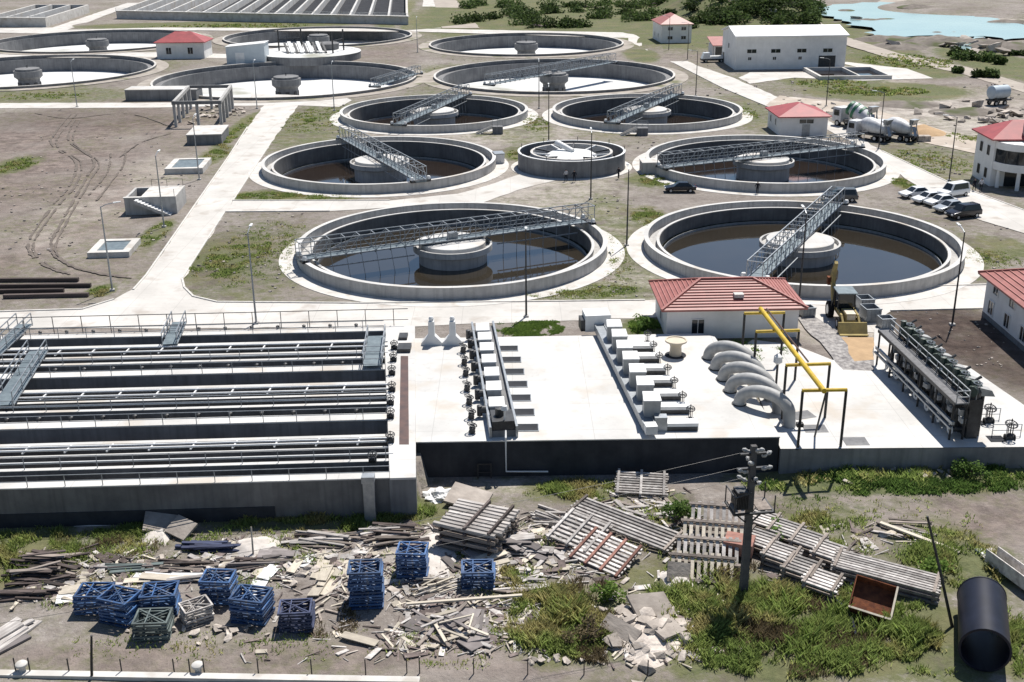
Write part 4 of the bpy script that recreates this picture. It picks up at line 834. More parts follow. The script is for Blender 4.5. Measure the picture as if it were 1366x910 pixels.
mb = MB(); mb.lathe([(.55, 0), (.5, .9), (.62, 1.15), (.98, 1.35), (1.0, 1.5), (.85, 1.5), (.8, 1.42), (0, 1.4)], n=32); mb.out('cowl', mat('cream_plastic', (.58, .50, .38), (.5, .43, .33), 1, .6), t, smooth=True)
mb = MB(); mb.lathe([(.95, 0), (.95, .04), (0, .04)], n=28); mb.out('base_ring', 'nearblack', t)
gp = None
for i, (px, py) in enumerate(((939.6, 481), (949, 495), (959, 509.5), (968.6, 525), (981, 542))):
    p = G(px+5, py-3, ST)
    if gp is None:
        gp = T('gooseneck_pipe', 'first thick grey arched pipe counted from the pump house', 'pipe', p, R(-36), 'arched grey pipes over the slab edge')
        pts = [(0, 0, -.02), (.02, 0, .12)]
        for k in range(0, 19): a = math.pi-k*math.pi/18; pts.append((2.15+2.1*math.cos(a), 0, .25+1.3*math.sin(a)))
        pts += [(4.3, 0, -.35), (4.35, 0, -.95)]
        mb = MB(); mb.tube(pts, .5, 20); mb.out('pipe', 'pipe', gp, smooth=True)
        mb = MB(); mb.lathe([(.6, .004), (.6, .07), (0, .07)], n=24); mb.out('flange', 'steeld', gp)
    else: dup(gp, p, None, ORD[i]+' thick grey arched pipe counted from the pump house')
gp['label'] = 'first thick grey arched pipe counted from the pump house'
# ------------------------------------------------------------------ pad, retaining wall and yellow frames
PADM = 'slab'
sheet('pad', [(1041, 601), (1420, 598), (1420, 580), (1290, 490), (1222, 478), (1190, 440), (1166, 440), (1165, 484), (1110, 482), (1060, 462), (1004, 455), (985, 466)], PADM, jit=0)
sheet('gravel_strip', [(1064, 425), (1086, 424), (1166, 477), (1166, 497), (1126, 495), (1075, 440)], jit=.35, m=mat('grey_gravel', (.42, .40, .38), (.16, .15, .15), 2.2, .95, .8, world=True))
sheet('soil_patch', [(1122, 452), (1164, 452), (1166, 482), (1140, 484)], 'sand')
mb = MB(); mb.prism([(20.26, 77.35), (62, 77.1), (62, 77.5), (20.26, 77.75)], FZ-.6, .09); o = mb.out('retaining_wall', 'concd', origin=(20.3, 77.4, -2), label='low grey retaining wall along the near edge of the right hand pad', cat='retaining wall')
def frame(lx, ly, rx, ry, h, label, back=False):
    a, b = G(lx, ly), G(rx, ry); t = T('pipe_support', label, 'pipe support', a, math.atan2(b.y-a.y, b.x-a.x), 'yellow topped black pipe frames'); L = (b-a).length
    for x in (0, L): mb = MB(); mb.tube([(x, 0, -.1), (x, 0, h-.1)], .11, 10); mb.box((x, 0, .04), (.45, .45, .06)); mb.out('post', 'blackm', t)
    if back: mb = MB(); mb.tube([(L*.55, 1.9, 0), (L*.55, .1, h-.2)], .08, 8); mb.out('brace', 'steeld', t); mb = MB(); mb.box((0, 0, h*.42), (.5, .4, .3)); mb.out('junction_box', 'blackm', t)
    mb = MB(); mb.tube([(-.05, 0, h-.02), (L+.05, 0, h-.02)], .14, 10); mb.out('crossbar', 'yellow', t); return a, b
f1 = frame(989, 484, 1041, 483, 4.75, 'black pipe frame with yellow bar standing at the pump house wall'); f2 = frame(1004, 511, 1060, 509, 4.75, 'second black pipe frame with yellow bar counted from the pump house')
f3 = frame(1043, 561, 1100, 559, 4.8, 'third black pipe frame with yellow bar counted from the pump house'); f4 = frame(1064, 599, 1121, 598, 4.85, 'black pipe frame with yellow bar standing at the edge of the retaining wall', True)
def mid(f, h, k=.42): p = f[0].lerp(f[1], k); return Vector((p.x, p.y, h))
p0, p3 = mid(f1, 5.02, .42), mid(f4, 5.05, .42); pts = [p0+(p0-p3)*.02, p0.lerp(p3, .35), p0.lerp(p3, .7), p3+(p3-p0)*.04]
mb = MB(); mb.tube(pts, .2, 12); mb.out('yellow_pipe', 'yellow', origin=pts[0], smooth=True, label='straight yellow pipe lying over the black pipe frames', cat='pipe')
mb = MB(); mb.tube([p+Vector((.55, 0, -.02)) for p in pts[:3]], .07, 8); mb.out('thin_pipe', 'brown', origin=pts[0], label='thin brown pipe running beside the thick yellow pipe', cat='pipe')
p = G(1035, 516); t = T('level_sensor', 'white capped instrument post between the arched pipes and the yellow frames', 'instrument', p)
mb = MB(); mb.tube([(0, 0, 0), (0, 0, 2.2)], .1, 8); mb.out('post', 'steeld', t); mb = MB(); mb.lathe([(.15, 2.1), (.38, 2.3), (.35, 2.8), (.15, 3.0), (0, 3.02)], n=14); mb.out('head', 'white', t, smooth=True)
for px, py, rz, lb in ((1087, 574, 0, 'square dark grey floor cover between the yellow frame posts'), (1141, 591, 0, 'small dark floor cover right of the tallest yellow frame'), (1070, 556, .3, 'grey floor cover beside the ends of the arched pipes')):
    p = G(px, py); mb = MB(); mb.bx(-.9, .9, -.7, .7, .12, .16); mb.out('floor_cover', 'concd', loc=p, rz=rz, label=lb, cat='cover')
# ------------------------------------------------------------------ blower gallery on the right
t = T('raised_walkway', 'raised steel walkway on thin black posts over the right hand pad', 'gallery', (34.35, 78.35, 0), R(3.3))
mb = MB(); mb.bx(-.95, .1, 0, 16, 3.2, 3.3); mb.out('deck', mat('deck_grating', (.20, .20, .205), (.13, .13, .135), 3, .75), t)
for y in (.3, 3.4, 6.5, 9.6, 12.7, 15.7):
    mb = MB(); mb.tube([(-.92, y, 0), (-.92, y, 3.2)], .09, 8); mb.out('post', 'blackm', t)
    mb = MB(); mb.tube([(.1, y, 0), (.1, y, 3.2)], .09, 8); mb.out('post', 'blackm', t)
mb = MB(); mb.bx(-1.08, -.86, -.1, 16, 1.55, 1.8); mb.bx(-1.2, -1.0, -.1, 16, 1.2, 1.35); mb.out('pipe_rack', 'steel', t)
mb = MB(); mb.bx(-1.02, -.96, 0, 16, 3.1, 3.38); mb.bx(.104, .15, 0, 16, 3.1, 3.38); mb.out('edge_plate', 'steeld', t)
mb = MB()
for i in range(9): mb.bar((.08, i*2, 3.3), (.08, i*2, 4.3), .06)
for z in (3.8, 4.3): mb.bar((.08, 0, z), (.08, 16, z), .06); mb.bar((-.9, 0, z), (.08, 0, z), .06)
mb.bar((-.9, 0, 3.3), (-.9, 0, 4.3), .06); mb.out('railing', 'steel', t)
bl = None; gm = t.matrix_basis
gl = Matrix.Translation((34.35, 78.35, 0))@Matrix.Rotation(R(3.3), 4, 'Z')
for i in range(7):
    p = gl@Vector((-.75, .9+2.2*i, 0))
    if bl is None:
        bl = T('blower_unit', 'first dark blower behind the raised walkway, counted from the retaining wall', 'blower', p, R(3.3), 'blowers along the raised walkway')
        mb = MB(); mb.box((1.6, 0, 1.7), (.9, 1.1, 3.4)); mb.lathe([(.5, 3.4), (.55, 3.9), (.4, 4.3), (0, 4.4)], (1.6, 0, 0), 14); mb.out('casing', 'steeld', bl)
        mb = MB(); mb.tube([(1.2, -.4, 4.0), (2.0, .4, 4.0)], .42, 14); mb.box((1.6, .1, 4.5), (.5, .4, .3)); mb.lathe([(.25, 3.3), (.25, 4.7), (0, 4.75)], (1.25, .5, 0), 10); mb.out('motor', mat('dark_green_casting', (.05, .075, .06), (.03, .045, .04), 2, .5), bl)
        mb = MB(); mb.hull8([(1.9, -.35, 3.6), (3.1, -.35, 3.5), (3.1, .45, 3.5), (1.9, .45, 3.6), (1.8, -.4, 4.3), (2.8, -.35, 4.0), (2.8, .4, 4.0), (1.8, .45, 4.3)]); mb.out('cap', 'pipe', bl)
        mb = MB(); mb.tube([(1.3, 0, .75), (.1, 0, .75)], .22, 12); mb.tube([(1.3, 0, 2.4), (.5, 0, 2.4), (.3, 0, 1.0)], .16, 10); mb.out('pipe', 'steeld', bl)
        mb = MB(); mb.lathe([(.42, -.05), (.42, .05), (.2, .05), (.2, -.05)], (.08, 0, .75), 20, Matrix.Rotation(R(90), 4, 'Y'), closed=True); mb.out('flange', 'white', bl)
        mb = MB(); mb.box((.7, -.3, 2.3), (.5, .4, .5)); mb.out('silencer', 'steel', bl)
        mb = MB(); mb.tube([(1.9, .8, 0), (1.9, .8, 4.4), (2.4, .8, 4.7)], .12, 8); mb.tube([(2.3, 0, 0), (2.3, 0, 3.9), (1.7, 0, 4.2)], .16, 8); mb.tube([(1.2, .9, .3), (1.2, .9, 3.6), (1.9, .9, 3.6)], .09, 8); mb.tube([(.8, 0, .5), (.8, .9, .5), (.8, 1.1, 2.8)], .1, 8); mb.out('riser', 'steeld', bl)
        mb = MB(); mb.lathe([(.3, -.04), (.34, 0), (.3, .04), (.26, 0)], (1.55, -.5, 4.75), 14, closed=True); mb.tube([(1.55, -.5, 3.4), (1.55, -.5, 4.8)], .05, 6); mb.out('handwheel', 'steel', bl)
        mb = MB(); mb.box((1.2, .15, 3.75), (.4, .5, .25)); mb.out('junction_box', 'white', bl); mb = MB(); mb.box((.95, .0, 1.5), (.35, .6, .4)); mb.out('junction_box', 'white', bl)
    else: dup(bl, p, R(3.3+random.uniform(-9, 9)), ORD[i]+' dark blower behind the raised walkway, counted from the retaining wall')
for px, py, lb in ((1318, 566, 'handwheel valve stand on the pad nearest the end of the raised walkway'), (1346, 588, 'handwheel valve stand on the pad close to the right edge of the photo')):
    p = G(px, py); v = handwheel(p, lb, None, 1.4)
    mb = MB(); [mb.bar((x, .6, 0), (x, .6, 1.1), .05) for x in (-1.1, 0, 1.1)]; mb.bar((-1.1, .6, 1.1), (1.1, .6, 1.1), .05); mb.bar((-1.1, .6, .6), (1.1, .6, .6), .05); mb.out('railing', 'steel', v)
    mb = MB(); mb.bx(-1.6, -.4, -.5, .6, .1, .16); mb.out('floor_grate', 'nearblack', v)
# ------------------------------------------------------------------ vehicles
def wheels(t, xs, y, r, wd=.22):
    for x in xs:
        for s in (-1, 1):
            mb = MB(); mb.tube([(x, s*y-wd/2, r), (x, s*y+wd/2, r)], r, 16); w_ = mb.out('wheel', 'rubber', t)
            mb = MB(); mb.tube([(x, s*(y+.003)-wd/2-.008, r), (x, s*(y+.003)+wd/2+.008, r)], r*.58, 12); mb.out('rim', 'cars', w_)
def car(px, py, rz, paint, label, kind='sedan', group=None):
    p = G(px, py); t = T('car' if kind != 'van' else 'van', label, 'car' if kind != 'van' else 'van', (p.x, p.y, .02), R(rz), group)
    if kind == 'sedan': L, Wd, hb, ht_, cb, ct = 4.5, 1.76, .92, 1.45, (-1.75, 1.0), (-1.05, .2)
    elif kind == 'suv': L, Wd, hb, ht_, cb, ct = 4.7, 1.88, 1.05, 1.78, (-2.25, 1.05), (-1.95, .45)
    else: L, Wd, hb, ht_, cb, ct = 4.6, 1.86, 1.05, 1.95, (-2.25, 1.35), (-2.1, .75)
    h = L/2; mb = MB(); pr = [(-h, .38), (h-.1, .33), (h, .6), (h-.12, hb-.2), (cb[1], hb), (cb[0], hb+.02), (-h+.05, hb-.02)]
    a = [mb.b.verts.new((x, -Wd/2, z)) for x, z in pr]; b = [mb.b.verts.new((x, Wd/2, z)) for x, z in pr]; n = len(pr)
    for i in range(n): mb.b.faces.new((a[i], a[(i+1) % n], b[(i+1) % n], b[i]))
    mb.b.faces.new(a[::-1]); mb.b.faces.new(b); mb.out('body', paint, t, bevel=.09, smooth=True)
    yb, yt = Wd/2-.06, Wd/2-.24
    B = [(cb[0], -yb, hb-.02), (cb[1], -yb, hb-.02), (cb[1], yb, hb-.02), (cb[0], yb, hb-.02)]; U = [(ct[0], -yt, ht_), (ct[1], -yt, ht_), (ct[1], yt, ht_), (ct[0], yt, ht_)]
    mb = MB(); mb.hull8(B+U); o = mb.out('cabin', paint, t, bevel=.05, smooth=True)
    for nm, i, j in (('side_window', 0, 1), ('windscreen', 1, 2), ('side_window', 2, 3), ('rear_window', 3, 0)):
        q = [Vector(B[i]), Vector(B[j]), Vector(U[j]), Vector(U[i])]; c = sum(q, Vector())/4; nn = (q[1]-q[0]).cross(q[3]-q[0]).normalized()
        if nn.dot(c-Vector((0, 0, 1))) < 0: nn = -nn
        mb = MB(); mb.poly([c+(v-c)*.84+nn*.022 for v in q]); mb.out(nm, 'glass', o)
    wheels(t, (-h+.85, h-.85), Wd/2-.1, .33)
    for s in (-1, 1): mb = MB(); mb.box((h-.05, s*(Wd/2-.3), .66), (.14, .36, .16)); mb.out('headlight', 'lampglass', t)
    for s in (-1, 1): mb = MB(); mb.box((-h+.02, s*(Wd/2-.22), .8), (.1, .25, .16)); mb.out('tail_light', 'roofb', t)
    return t
g_ = 'cars parked by the control building'
car(907, 256, 178, 'carb', 'black car parked alone between the water tanks'); car(1120, 268, 175, 'carg', 'grey car half hidden behind the end of the lattice bridge', 'suv')
car(1220, 263, 196, 'carw', 'white saloon car, leftmost of the parked group by the control building', 'sedan', g_); car(1237, 270, 200, 'carw', 'white saloon car wedged between the leftmost white car and the silver ones', 'sedan', g_)
car(1254, 274, 200, 'carw', 'white car in the middle of the parked group, glossy bonnet to the left', 'sedan', g_); car(1266, 282, 202, 'cars', 'silver car next to the black off road car', 'sedan', g_)
car(1284, 290, 200, 'carb', 'black off road car at the right end of the parked group', 'suv', g_); car(1271, 262, 205, 'carw', 'white van at the back of the parked group near the lamp post', 'van', g_)
def pickup(px, py, rz, label):
    p = G(px, py); t = T('pickup_truck', label, 'pickup', (p.x, p.y, .02), R(rz))
    mb = MB(); mb.bx(-3.2, 3.2, -1, 1, .5, .95); mb.out('chassis', 'steeld', t); mb = MB(); mb.hull8([(1, -1, .8), (3.2, -1, .8), (3.2, 1, .8), (1, 1, .8), (1.1, -.95, 2.5), (2.6, -.95, 2.5), (2.6, .95, 2.5), (1.1, .95, 2.5)]); mb.out('cab', 'carw', t, bevel=.06)
    mb = MB(); mb.bx(1.4, 2.4, -1.02, -.99, 1.6, 2.3); mb.out('side_window', 'glass', t); mb = MB(); mb.bx(-3.2, .9, -1.05, 1.05, .95, 1.6); mb.out('bed', 'carw', t); wheels(t, (-2, 2.1), .9, .42)
pickup(951, 83, 185, 'small white pickup truck beside the white hall')
def mixer(px, py, rz, label, drum, sc_=1.0, tilt=12):
    p = G(px, py); t = T('mixer_truck', label, 'mixer truck', (p.x, p.y, 0), R(rz), 'concrete mixer trucks'); t.scale = (sc_,)*3
    mb = MB(); mb.bx(-4, 4, -.5, .5, .8, 1.15); mb.bx(-3.8, 1.6, -1.15, 1.15, 1.0, 1.2); mb.out('chassis', 'steeld', t)
    mb = MB(); mb.hull8([(2.2, -1.2, .7), (4.2, -1.2, .7), (4.2, 1.2, .7), (2.2, 1.2, .7), (2.2, -1.15, 3), (3.9, -1.15, 3), (3.9, 1.15, 3), (2.2, 1.15, 3)]); o = mb.out('cab', 'drum', t, bevel=.08)
    mb = MB(); mb.box((4.08, 0, 2.2), (.1, 2, .9)); mb.out('windscreen', 'glass', o); mb = MB(); mb.bx(2.6, 3.7, -1.21, -1.17, 1.7, 2.6); mb.bx(2.6, 3.7, 1.17, 1.21, 1.7, 2.6); mb.out('side_window', 'glass', o)
    mt = Matrix.Rotation(R(-90-tilt), 4, 'Y'); c = (-.6, 0, 2.45); mb = MB(); mb.lathe([(.5, -2.4), (.95, -1.9), (1.25, -.9), (1.28, .3), (1.0, 1.5), (.62, 2.5), (.5, 2.6)], c, 28, mt); d = mb.out('drum', 'drum', t, smooth=True)
    if drum == 'greenp':
        for z in (-1.7, -.7, .4, 1.4):
            mb = MB(); r0 = 1.31 if -1 < z < 1 else 1.13; mb.lathe([(r0, z-.22), (r0, z+.22), (r0-.1, z+.22), (r0-.1, z-.22)], c, 28, mt@Matrix.Rotation(R(14), 4, 'X'), closed=True); mb.out('stripe', 'greenp', d)
    mb = MB(); mb.hull8([(-3.3, -.5, 2.9), (-2.8, -.5, 2.9), (-2.8, .5, 2.9), (-3.3, .5, 2.9), (-3.9, -.8, 3.9), (-2.9, -.8, 3.9), (-2.9, .8, 3.9), (-3.9, .8, 3.9)]); mb.bar((-3.6, .3, 2.7), (-4.4, .7, 1.2), .5, .2)
    for y in (-.8, .8): mb.bar((-3.4, y, 1.2), (-3.4, y, 3.5), .12); mb.bar((-3.8, y, 1.2), (-3.2, y, 3.3), .1)
    mb.out('chute', 'steel', t); wheels(t, (-3, -1.7, 2.9), 1.0, .52, .4)
mixer(1160, 186, 128, 'white drum mixer truck, left of the two white ones beside the road', 'drum'); mixer(1194, 186, 128, 'white drum mixer truck, right of the two white ones, next to the sand heap', 'drum'); mixer(1141, 171, 120, 'mixer truck with green bands round its raised white drum', 'greenp', 1.15, 24)
p = G(1330, 140); t = T('tank_trailer', 'pale blue grey water tank on a wheeled frame, alone on open ground', 'tank trailer', (p.x, p.y, hz(p.x, p.y)), R(20))
mb = MB(); mb.tube([(-2.2, 0, 2.6), (-1.9, 0, 2.6), (1.9, 0, 2.6), (2.2, 0, 2.6)], [.9, 1.35, 1.35, .9], 20); mb.out('tank', mat('pale_blue_paint', (.45, .52, .58), (.36, .42, .47), .8, .5), t, smooth=True); mb = MB(); mb.bx(-2.2, 2.6, -1, 1, .9, 1.2); [mb.bx(x-.2, x+.2, -.9, .9, 1.2, 1.9) for x in (-1.3, 1.3)]; mb.out('frame', 'steeld', t); wheels(t, (-1.2, 1.0), .95, .5, .3)
# backhoe loader, bucket towards the viewer
p = G(1134, 441); t = T('backhoe_loader', 'dusty backhoe loader facing the viewer with its digging arm folded up behind', 'backhoe', (p.x, p.y+2.1, 0), R(-92)); t.scale = (1.12, 1.12, 1.12)
wheels(t, (-1.6,), .95, .75, .45); wheels(t, (1.4,), .85, .5, .35)
mb = MB(); mb.bx(-2, .6, -.6, .6, .7, 1.15); mb.bx(.3, 2, -.45, .45, .75, 1.5); mb.out('body', 'dust', t, bevel=.06)
mb = MB(); mb.bx(.9, 2.02, -.4, .4, 1.5, 1.56); mb.bx(1.95, 2.03, -.35, .35, 1.0, 1.45); mb.out('bonnet', 'woodp', t)
for x, y in ((-1.5, -.75), (-1.5, .75), (.2, -.75), (.2, .75)): mb = MB(); mb.bar((x, y, 1.1), (x*.95, y*.92, 2.75), .1); mb.out('cab_post', 'steeld', t)
mb = MB(); mb.bx(-1.4, .15, -.66, .66, 1.15, 2.7); mb.out('cab_glass', 'glass', t); mb = MB(); mb.bx(-1.65, .4, -.85, .85, 2.76, 2.88); mb.out('cab_roof', 'deck', t, bevel=.03)
mb = MB(); mb.hull8([(2.6, -1.2, .1), (3.3, -1.2, .12), (3.3, 1.2, .12), (2.6, 1.2, .1), (2.5, -1.2, 1.0), (2.75, -1.2, 1.05), (2.75, 1.2, 1.05), (2.5, 1.2, 1.0)]); mb.bx(2.9, 3.6, -1.2, 1.2, .1, .2); mb.out('bucket', 'dust', t)
for s in (-1, 1): mb = MB(); mb.bar((-.2, s*.7, 1.3), (1.6, s*.7, 1.2), .16, .24); mb.bar((1.6, s*.7, 1.2), (2.55, s*.7, .5), .16, .24); mb.out('lift_arm', 'dust', t)
mb = MB(); mb.bar((-2.1, -.5, .9), (-2.9, -.55, 2.9), .32, .45); mb.bar((-2.9, -.55, 2.9), (-2.2, -.6, 4.9), .28, .4); mb.bar((-2.2, -.6, 4.9), (-3.3, -.6, 3.2), .24, .34); mb.out('digging_arm', 'dust', t)
mb = MB(); mb.hull8([(-3.6, -.95, 2.5), (-3.1, -.95, 2.5), (-3.1, -.25, 2.5), (-3.6, -.25, 2.5), (-3.7, -.95, 3.2), (-3.1, -.95, 3.2), (-3.1, -.25, 3.2), (-3.7, -.25, 3.2)]); mb.out('digging_bucket', 'rust', t)
def skip(px, py, wd, dp, h, rz, label):
    p = G(px, py); t = T('open_container', label, 'container', (p.x, p.y, 0), R(rz), 'grey open containers by the backhoe')
    mb = MB(); e = .08; mb.bx(0, wd, 0, e, .1, h); mb.bx(0, wd, dp-e, dp, .1, h); mb.bx(0, e, e, dp-e, .1, h); mb.bx(wd-e, wd, e, dp-e, .1, h); mb.bx(e, wd-e, e, dp-e, .1, .3); mb.out('body', 'steel', t)
    mb = MB()
    for i in range(4): x = .1+(wd-.3)*i/3; mb.bx(x, x+.12, -.05, -.003, .1, h)
    mb.bx(-.05, wd+.05, -.06, .1, h, h+.07); mb.out('ribs', 'steel', t)
skip(1155, 431, 1.5, 1.9, 1.35, 5, 'larger grey open container just right of the backhoe'); skip(1148, 417, 1.4, 1.8, 1.3, 5, 'grey open container partly behind another one, right of the backhoe'); skip(1071, 425, 1.3, 1.3, 1.0, 8, 'small grey open container alone beside the pump house roof'); skip(1176, 441, 1.3, 1.4, 1.1, 5, 'grey open container touching the far end of the raised walkway')
p = G(1196, 189); t = T('brick_pallet', 'brownish stack of bricks on a pallet right of the mixer trucks', 'pallet', G(1226, 189)); mb = MB(); [mb.box(((i % 4)*.55, (i//4 % 2)*.7, .25+.3*(i//8)), (.52, .66, .28)) for i in range(24)]; mb.out('bricks', 'rubble', t); mb = MB(); mb.bx(-.3, 2, -.4, 1.1, 0, .1); mb.out('pallet_base', 'wood', t)
# ------------------------------------------------------------------ people
def person_mesh(arm=.1, stride=.12):
    J = [(0, 0, .95), (0, 0, 1.2), (0, 0, 1.42), (0, 0, 1.52), (0, .02, 1.64), (0, .01, 1.74), (-.19, 0, 1.4), (-.25-arm, .03, 1.15), (-.23-arm, .12, .9), (.19, 0, 1.4), (.25+arm, .02, 1.15), (.23+arm, .1, .9),
         (-.1, stride*.4, .9), (-.11, stride, .5), (-.12, stride*.8, .07), (-.12, stride+.15, .04), (.1, -stride*.4, .9), (.11, -stride*.7, .5), (.12, -stride*1.2, .07), (.12, -stride+.12, .04)]
    Rr = [.15, .14, .15, .065, .1, .085, .07, .05, .04, .07, .05, .04, .1, .07, .05, .045, .1, .07, .05, .045]
    E = [(0, 1), (1, 2), (2, 3), (3, 4), (4, 5), (2, 6), (6, 7), (7, 8), (2, 9), (9, 10), (10, 11), (0, 12), (12, 13), (13, 14), (14, 15), (0, 16), (16, 17), (17, 18), (18, 19)]
    me = bpy.data.meshes.new('person'); me.from_pydata(J, E, []); o = bpy.data.objects.new('tmp', me); col.objects.link(o)
    md = o.modifiers.new('s', 'SKIN'); o.modifiers.new('d', 'SUBSURF').levels = 1
    for v, r in zip(me.skin_vertices[0].data, Rr): v.radius = (r, r)
    me.skin_vertices[0].data[0].use_root = True
    dg = bpy.context.evaluated_depsgraph_get(); m2 = bpy.data.meshes.new_from_object(o.evaluated_get(dg)); bpy.data.objects.remove(o); return m2
PM = person_mesh()
def person(px, py, rz, top, label):
    p = G(px, py); m2 = PM.copy(); m2.materials.clear()
    for k in ('cloth', top, 'skin'): m2.materials.append(M[k])
    for f in m2.polygons:
        z = f.center.z; f.use_smooth = True; f.material_index = 2 if (z > 1.5 or (z < .97 and abs(f.center.x) > .27)) else (1 if z > .95 else 0)
    o = bpy.data.objects.new('person', m2); col.objects.link(o); o.location = (p.x, p.y, .07); o.rotation_euler = (0, 0, R(rz)); tag(o, label, 'person')
    h = MB(); h.lathe([(.1, 1.66), (.112, 1.72), (.08, 1.8), (0, 1.82)], (0, .0, 0), 12); h.out('hair', 'blackm', o)
person(1010, 259, 160, 'cloth', 'person in dark clothes standing in front of the tank near the black car'); person(1299, 255, 200, 'cloth', 'person in dark clothes walking by the control building beside a pale shirted one'); person(1308, 255, 160, 'shirt', 'person in a pale shirt walking on the road in front of the control building')
person(755, 242, 30, 'shirt', 'person in a pale top standing at the left of the thickener wall'); person(766, 243, 10, 'cloth', 'person in dark clothes at the middle of the thickener wall'); person(825, 239, -30, 'cloth', 'person in dark clothes at the right end of the thickener wall')
# ------------------------------------------------------------------ lamp posts
def lamp(px, py, label, h=9.4, rz=0, z=0):
    p = G(px, py, z); t = T('street_lamp', label, 'street lamp', p, R(rz), 'tall thin street lamps')
    mb = MB(); mb.tube([(0, 0, 0), (0, 0, h*.5), (0, 0, h)], [.11, .085, .06], 8); mb.out('pole', 'steeld' if px > 600 else 'steel', t)
    mb = MB(); mb.tube([(0, 0, h-.1), (.5, 0, h+.15), (1.5, 0, h+.3)], .045, 6); mb.out('arm', 'steel', t)
    mb = MB(); mb.hull8([(1.3, -.14, h+.22), (2.1, -.1, h+.3), (2.1, .1, h+.3), (1.3, .14, h+.22), (1.3, -.14, h+.34), (2.1, -.1, h+.38), (2.1, .1, h+.38), (1.3, .14, h+.34)]); mb.out('lamp_head', 'lampglass', t)
    mb = MB(); mb.box((0, 0, .1), (.5, .5, .2)); mb.out('base', 'conc', t)
for px, py, rz, lb in ((342, 432, 90, 'street lamp standing behind the channel basin railing'), (150, 388, 20, 'street lamp with a long arm by the low pit at the road bend'), (219, 303, 90, 'street lamp in front of the stair block'), (266, 240, 90, 'street lamp beside the farther low pit'),
    (103, 143, 90, 'street lamp alone by the back road on the far left'), (343, 145, 90, 'street lamp at the back end of the long road'), (446, 148, 90, 'street lamp behind the tank beside the long road'), (788, 266, 90, 'street lamp in front of the thickener'), (702, 423, -90, 'street lamp at the front road before the front left tank'),
    (836, 328, 90, 'street lamp between the two front water tanks'), (1066, 402, 90, 'street lamp rising behind the pump house roof'), (1270, 434, 90, 'street lamp in the dark soil left of the store'), (1266, 241, 180, 'street lamp by the parked cars'), (1172, 199, 180, 'street lamp in front of the mixer trucks'),
    (732, 188, 90, 'street lamp behind the thickener, left of its middle'), (928, 128, 180, 'street lamp on the road beyond the right small tank'), (917, 80, 180, 'street lamp on the far road near the white hall'), (1102, 142, 180, 'street lamp between the white hall and the crimson hut'), (892, 68, 180, 'street lamp before the far two storey hut'), (557, 70, 90, 'street lamp between the far empty tanks'), (719, 145, 90, 'street lamp behind the left small dark tank')):
    lamp(px, py, lb, 9.4, rz)
# ------------------------------------------------------------------ transformer pole and wires
p = G(991, 797, FZ); p.z = hz(p.x, p.y); t = T('utility_pole', 'tall concrete utility pole carrying a transformer platform and grey insulators', 'utility pole', p, R(8))
mb = MB(); mb.hull8([(-.24, -.2, -.3), (.24, -.2, -.3), (.24, .2, -.3), (-.24, .2, -.3), (-.17, -.15, 10.6), (.17, -.15, 10.6), (.17, .15, 10.6), (-.17, .15, 10.6)]); mb.out('pole', mat('pole_concrete', (.13, .125, .12), (.085, .08, .08), 1.5, .9, .2, streak=.4), t)
mb = MB(); mb.bx(-1.3, 1.3, -.9, -.75, 6.4, 6.52); mb.bx(-1.3, 1.3, .75, .9, 6.4, 6.52); mb.bx(-1.3, -1.18, -.75, .75, 6.4, 6.52); mb.bx(1.18, 1.3, -.75, .75, 6.4, 6.52); [mb.bar((x, y, 6.5), (x, y, 7.6), .06) for x in (-1.25, 1.25) for y in (-.85, .85)]; mb.bar((-1.25, -.85, 7.6), (-1.25, .85, 7.6), .06); mb.bar((-1.25, -.85, 7.6), (-.2, -.85, 7.9), .06); mb.bar((-1.25, 0, 6.4), (-.2, 0, 5.4), .08); mb.bar((1.25, 0, 6.4), (.2, 0, 5.4), .08); mb.out('platform', 'steeld', t)
for x0, x1 in ((.3, 1.15), (-1.2, -.95)): mb = MB(); mb.bx(x0, x1, -.7, .7, 6.53, 6.6); mb.out('platform_board', 'wood', t)
mb = MB(); mb.bx(-.95, -.25, -.45, .45, 6.55, 7.7); [mb.bx(-1.02+.1*i, -.98+.1*i, -.52, .52, 6.65, 7.5) for i in range(8)]; mb.out('transformer', 'steeld', t)
for i in range(11):
    a = i*2.4; x, y, z = (.35+.35*(i % 3))*math.cos(a)*.9, (.3+.25*(i % 2))*math.sin(a), 8.0+i*.24
    mb = MB(); d = Vector((math.cos(a), math.sin(a)*.6, .35)).normalized()*.34; c = Vector((x, y, z)); mb.tube([c-d, c-d*.5, c, c+d*.5, c+d], [.07, .15, .09, .15, .06], 8); mb.out('insulator', 'pipe', t, smooth=True)
mb = MB(); mb.bx(-.95, .95, -.1, .1, 9.0, 9.14); mb.bx(-.8, .8, -.1, .1, 10.0, 10.12); mb.bx(-.07, .07, -.8, .8, 8.4, 8.52); mb.out('crossarm', 'steeld', t)
for k, (z, x) in enumerate(((10.1, -.8), (9.1, -.9), (8.5, -.3))):
    a = p+Vector((x, 0, z)); e = G(-80, 800+k*22, 7.4-.5*k); n = 24; mb = MB()
    mb.tube([a.lerp(e, i/n)+Vector((0, 0, -1.6*4*(i/n)*(1-i/n)*.35)) for i in range(n+1)], .011, 5); mb.out('power_line', 'steeld', origin=a, label='%s power line running left from the insulators of the utility pole' % ('uppermost', 'middle', 'lowest')[k], cat='power line')
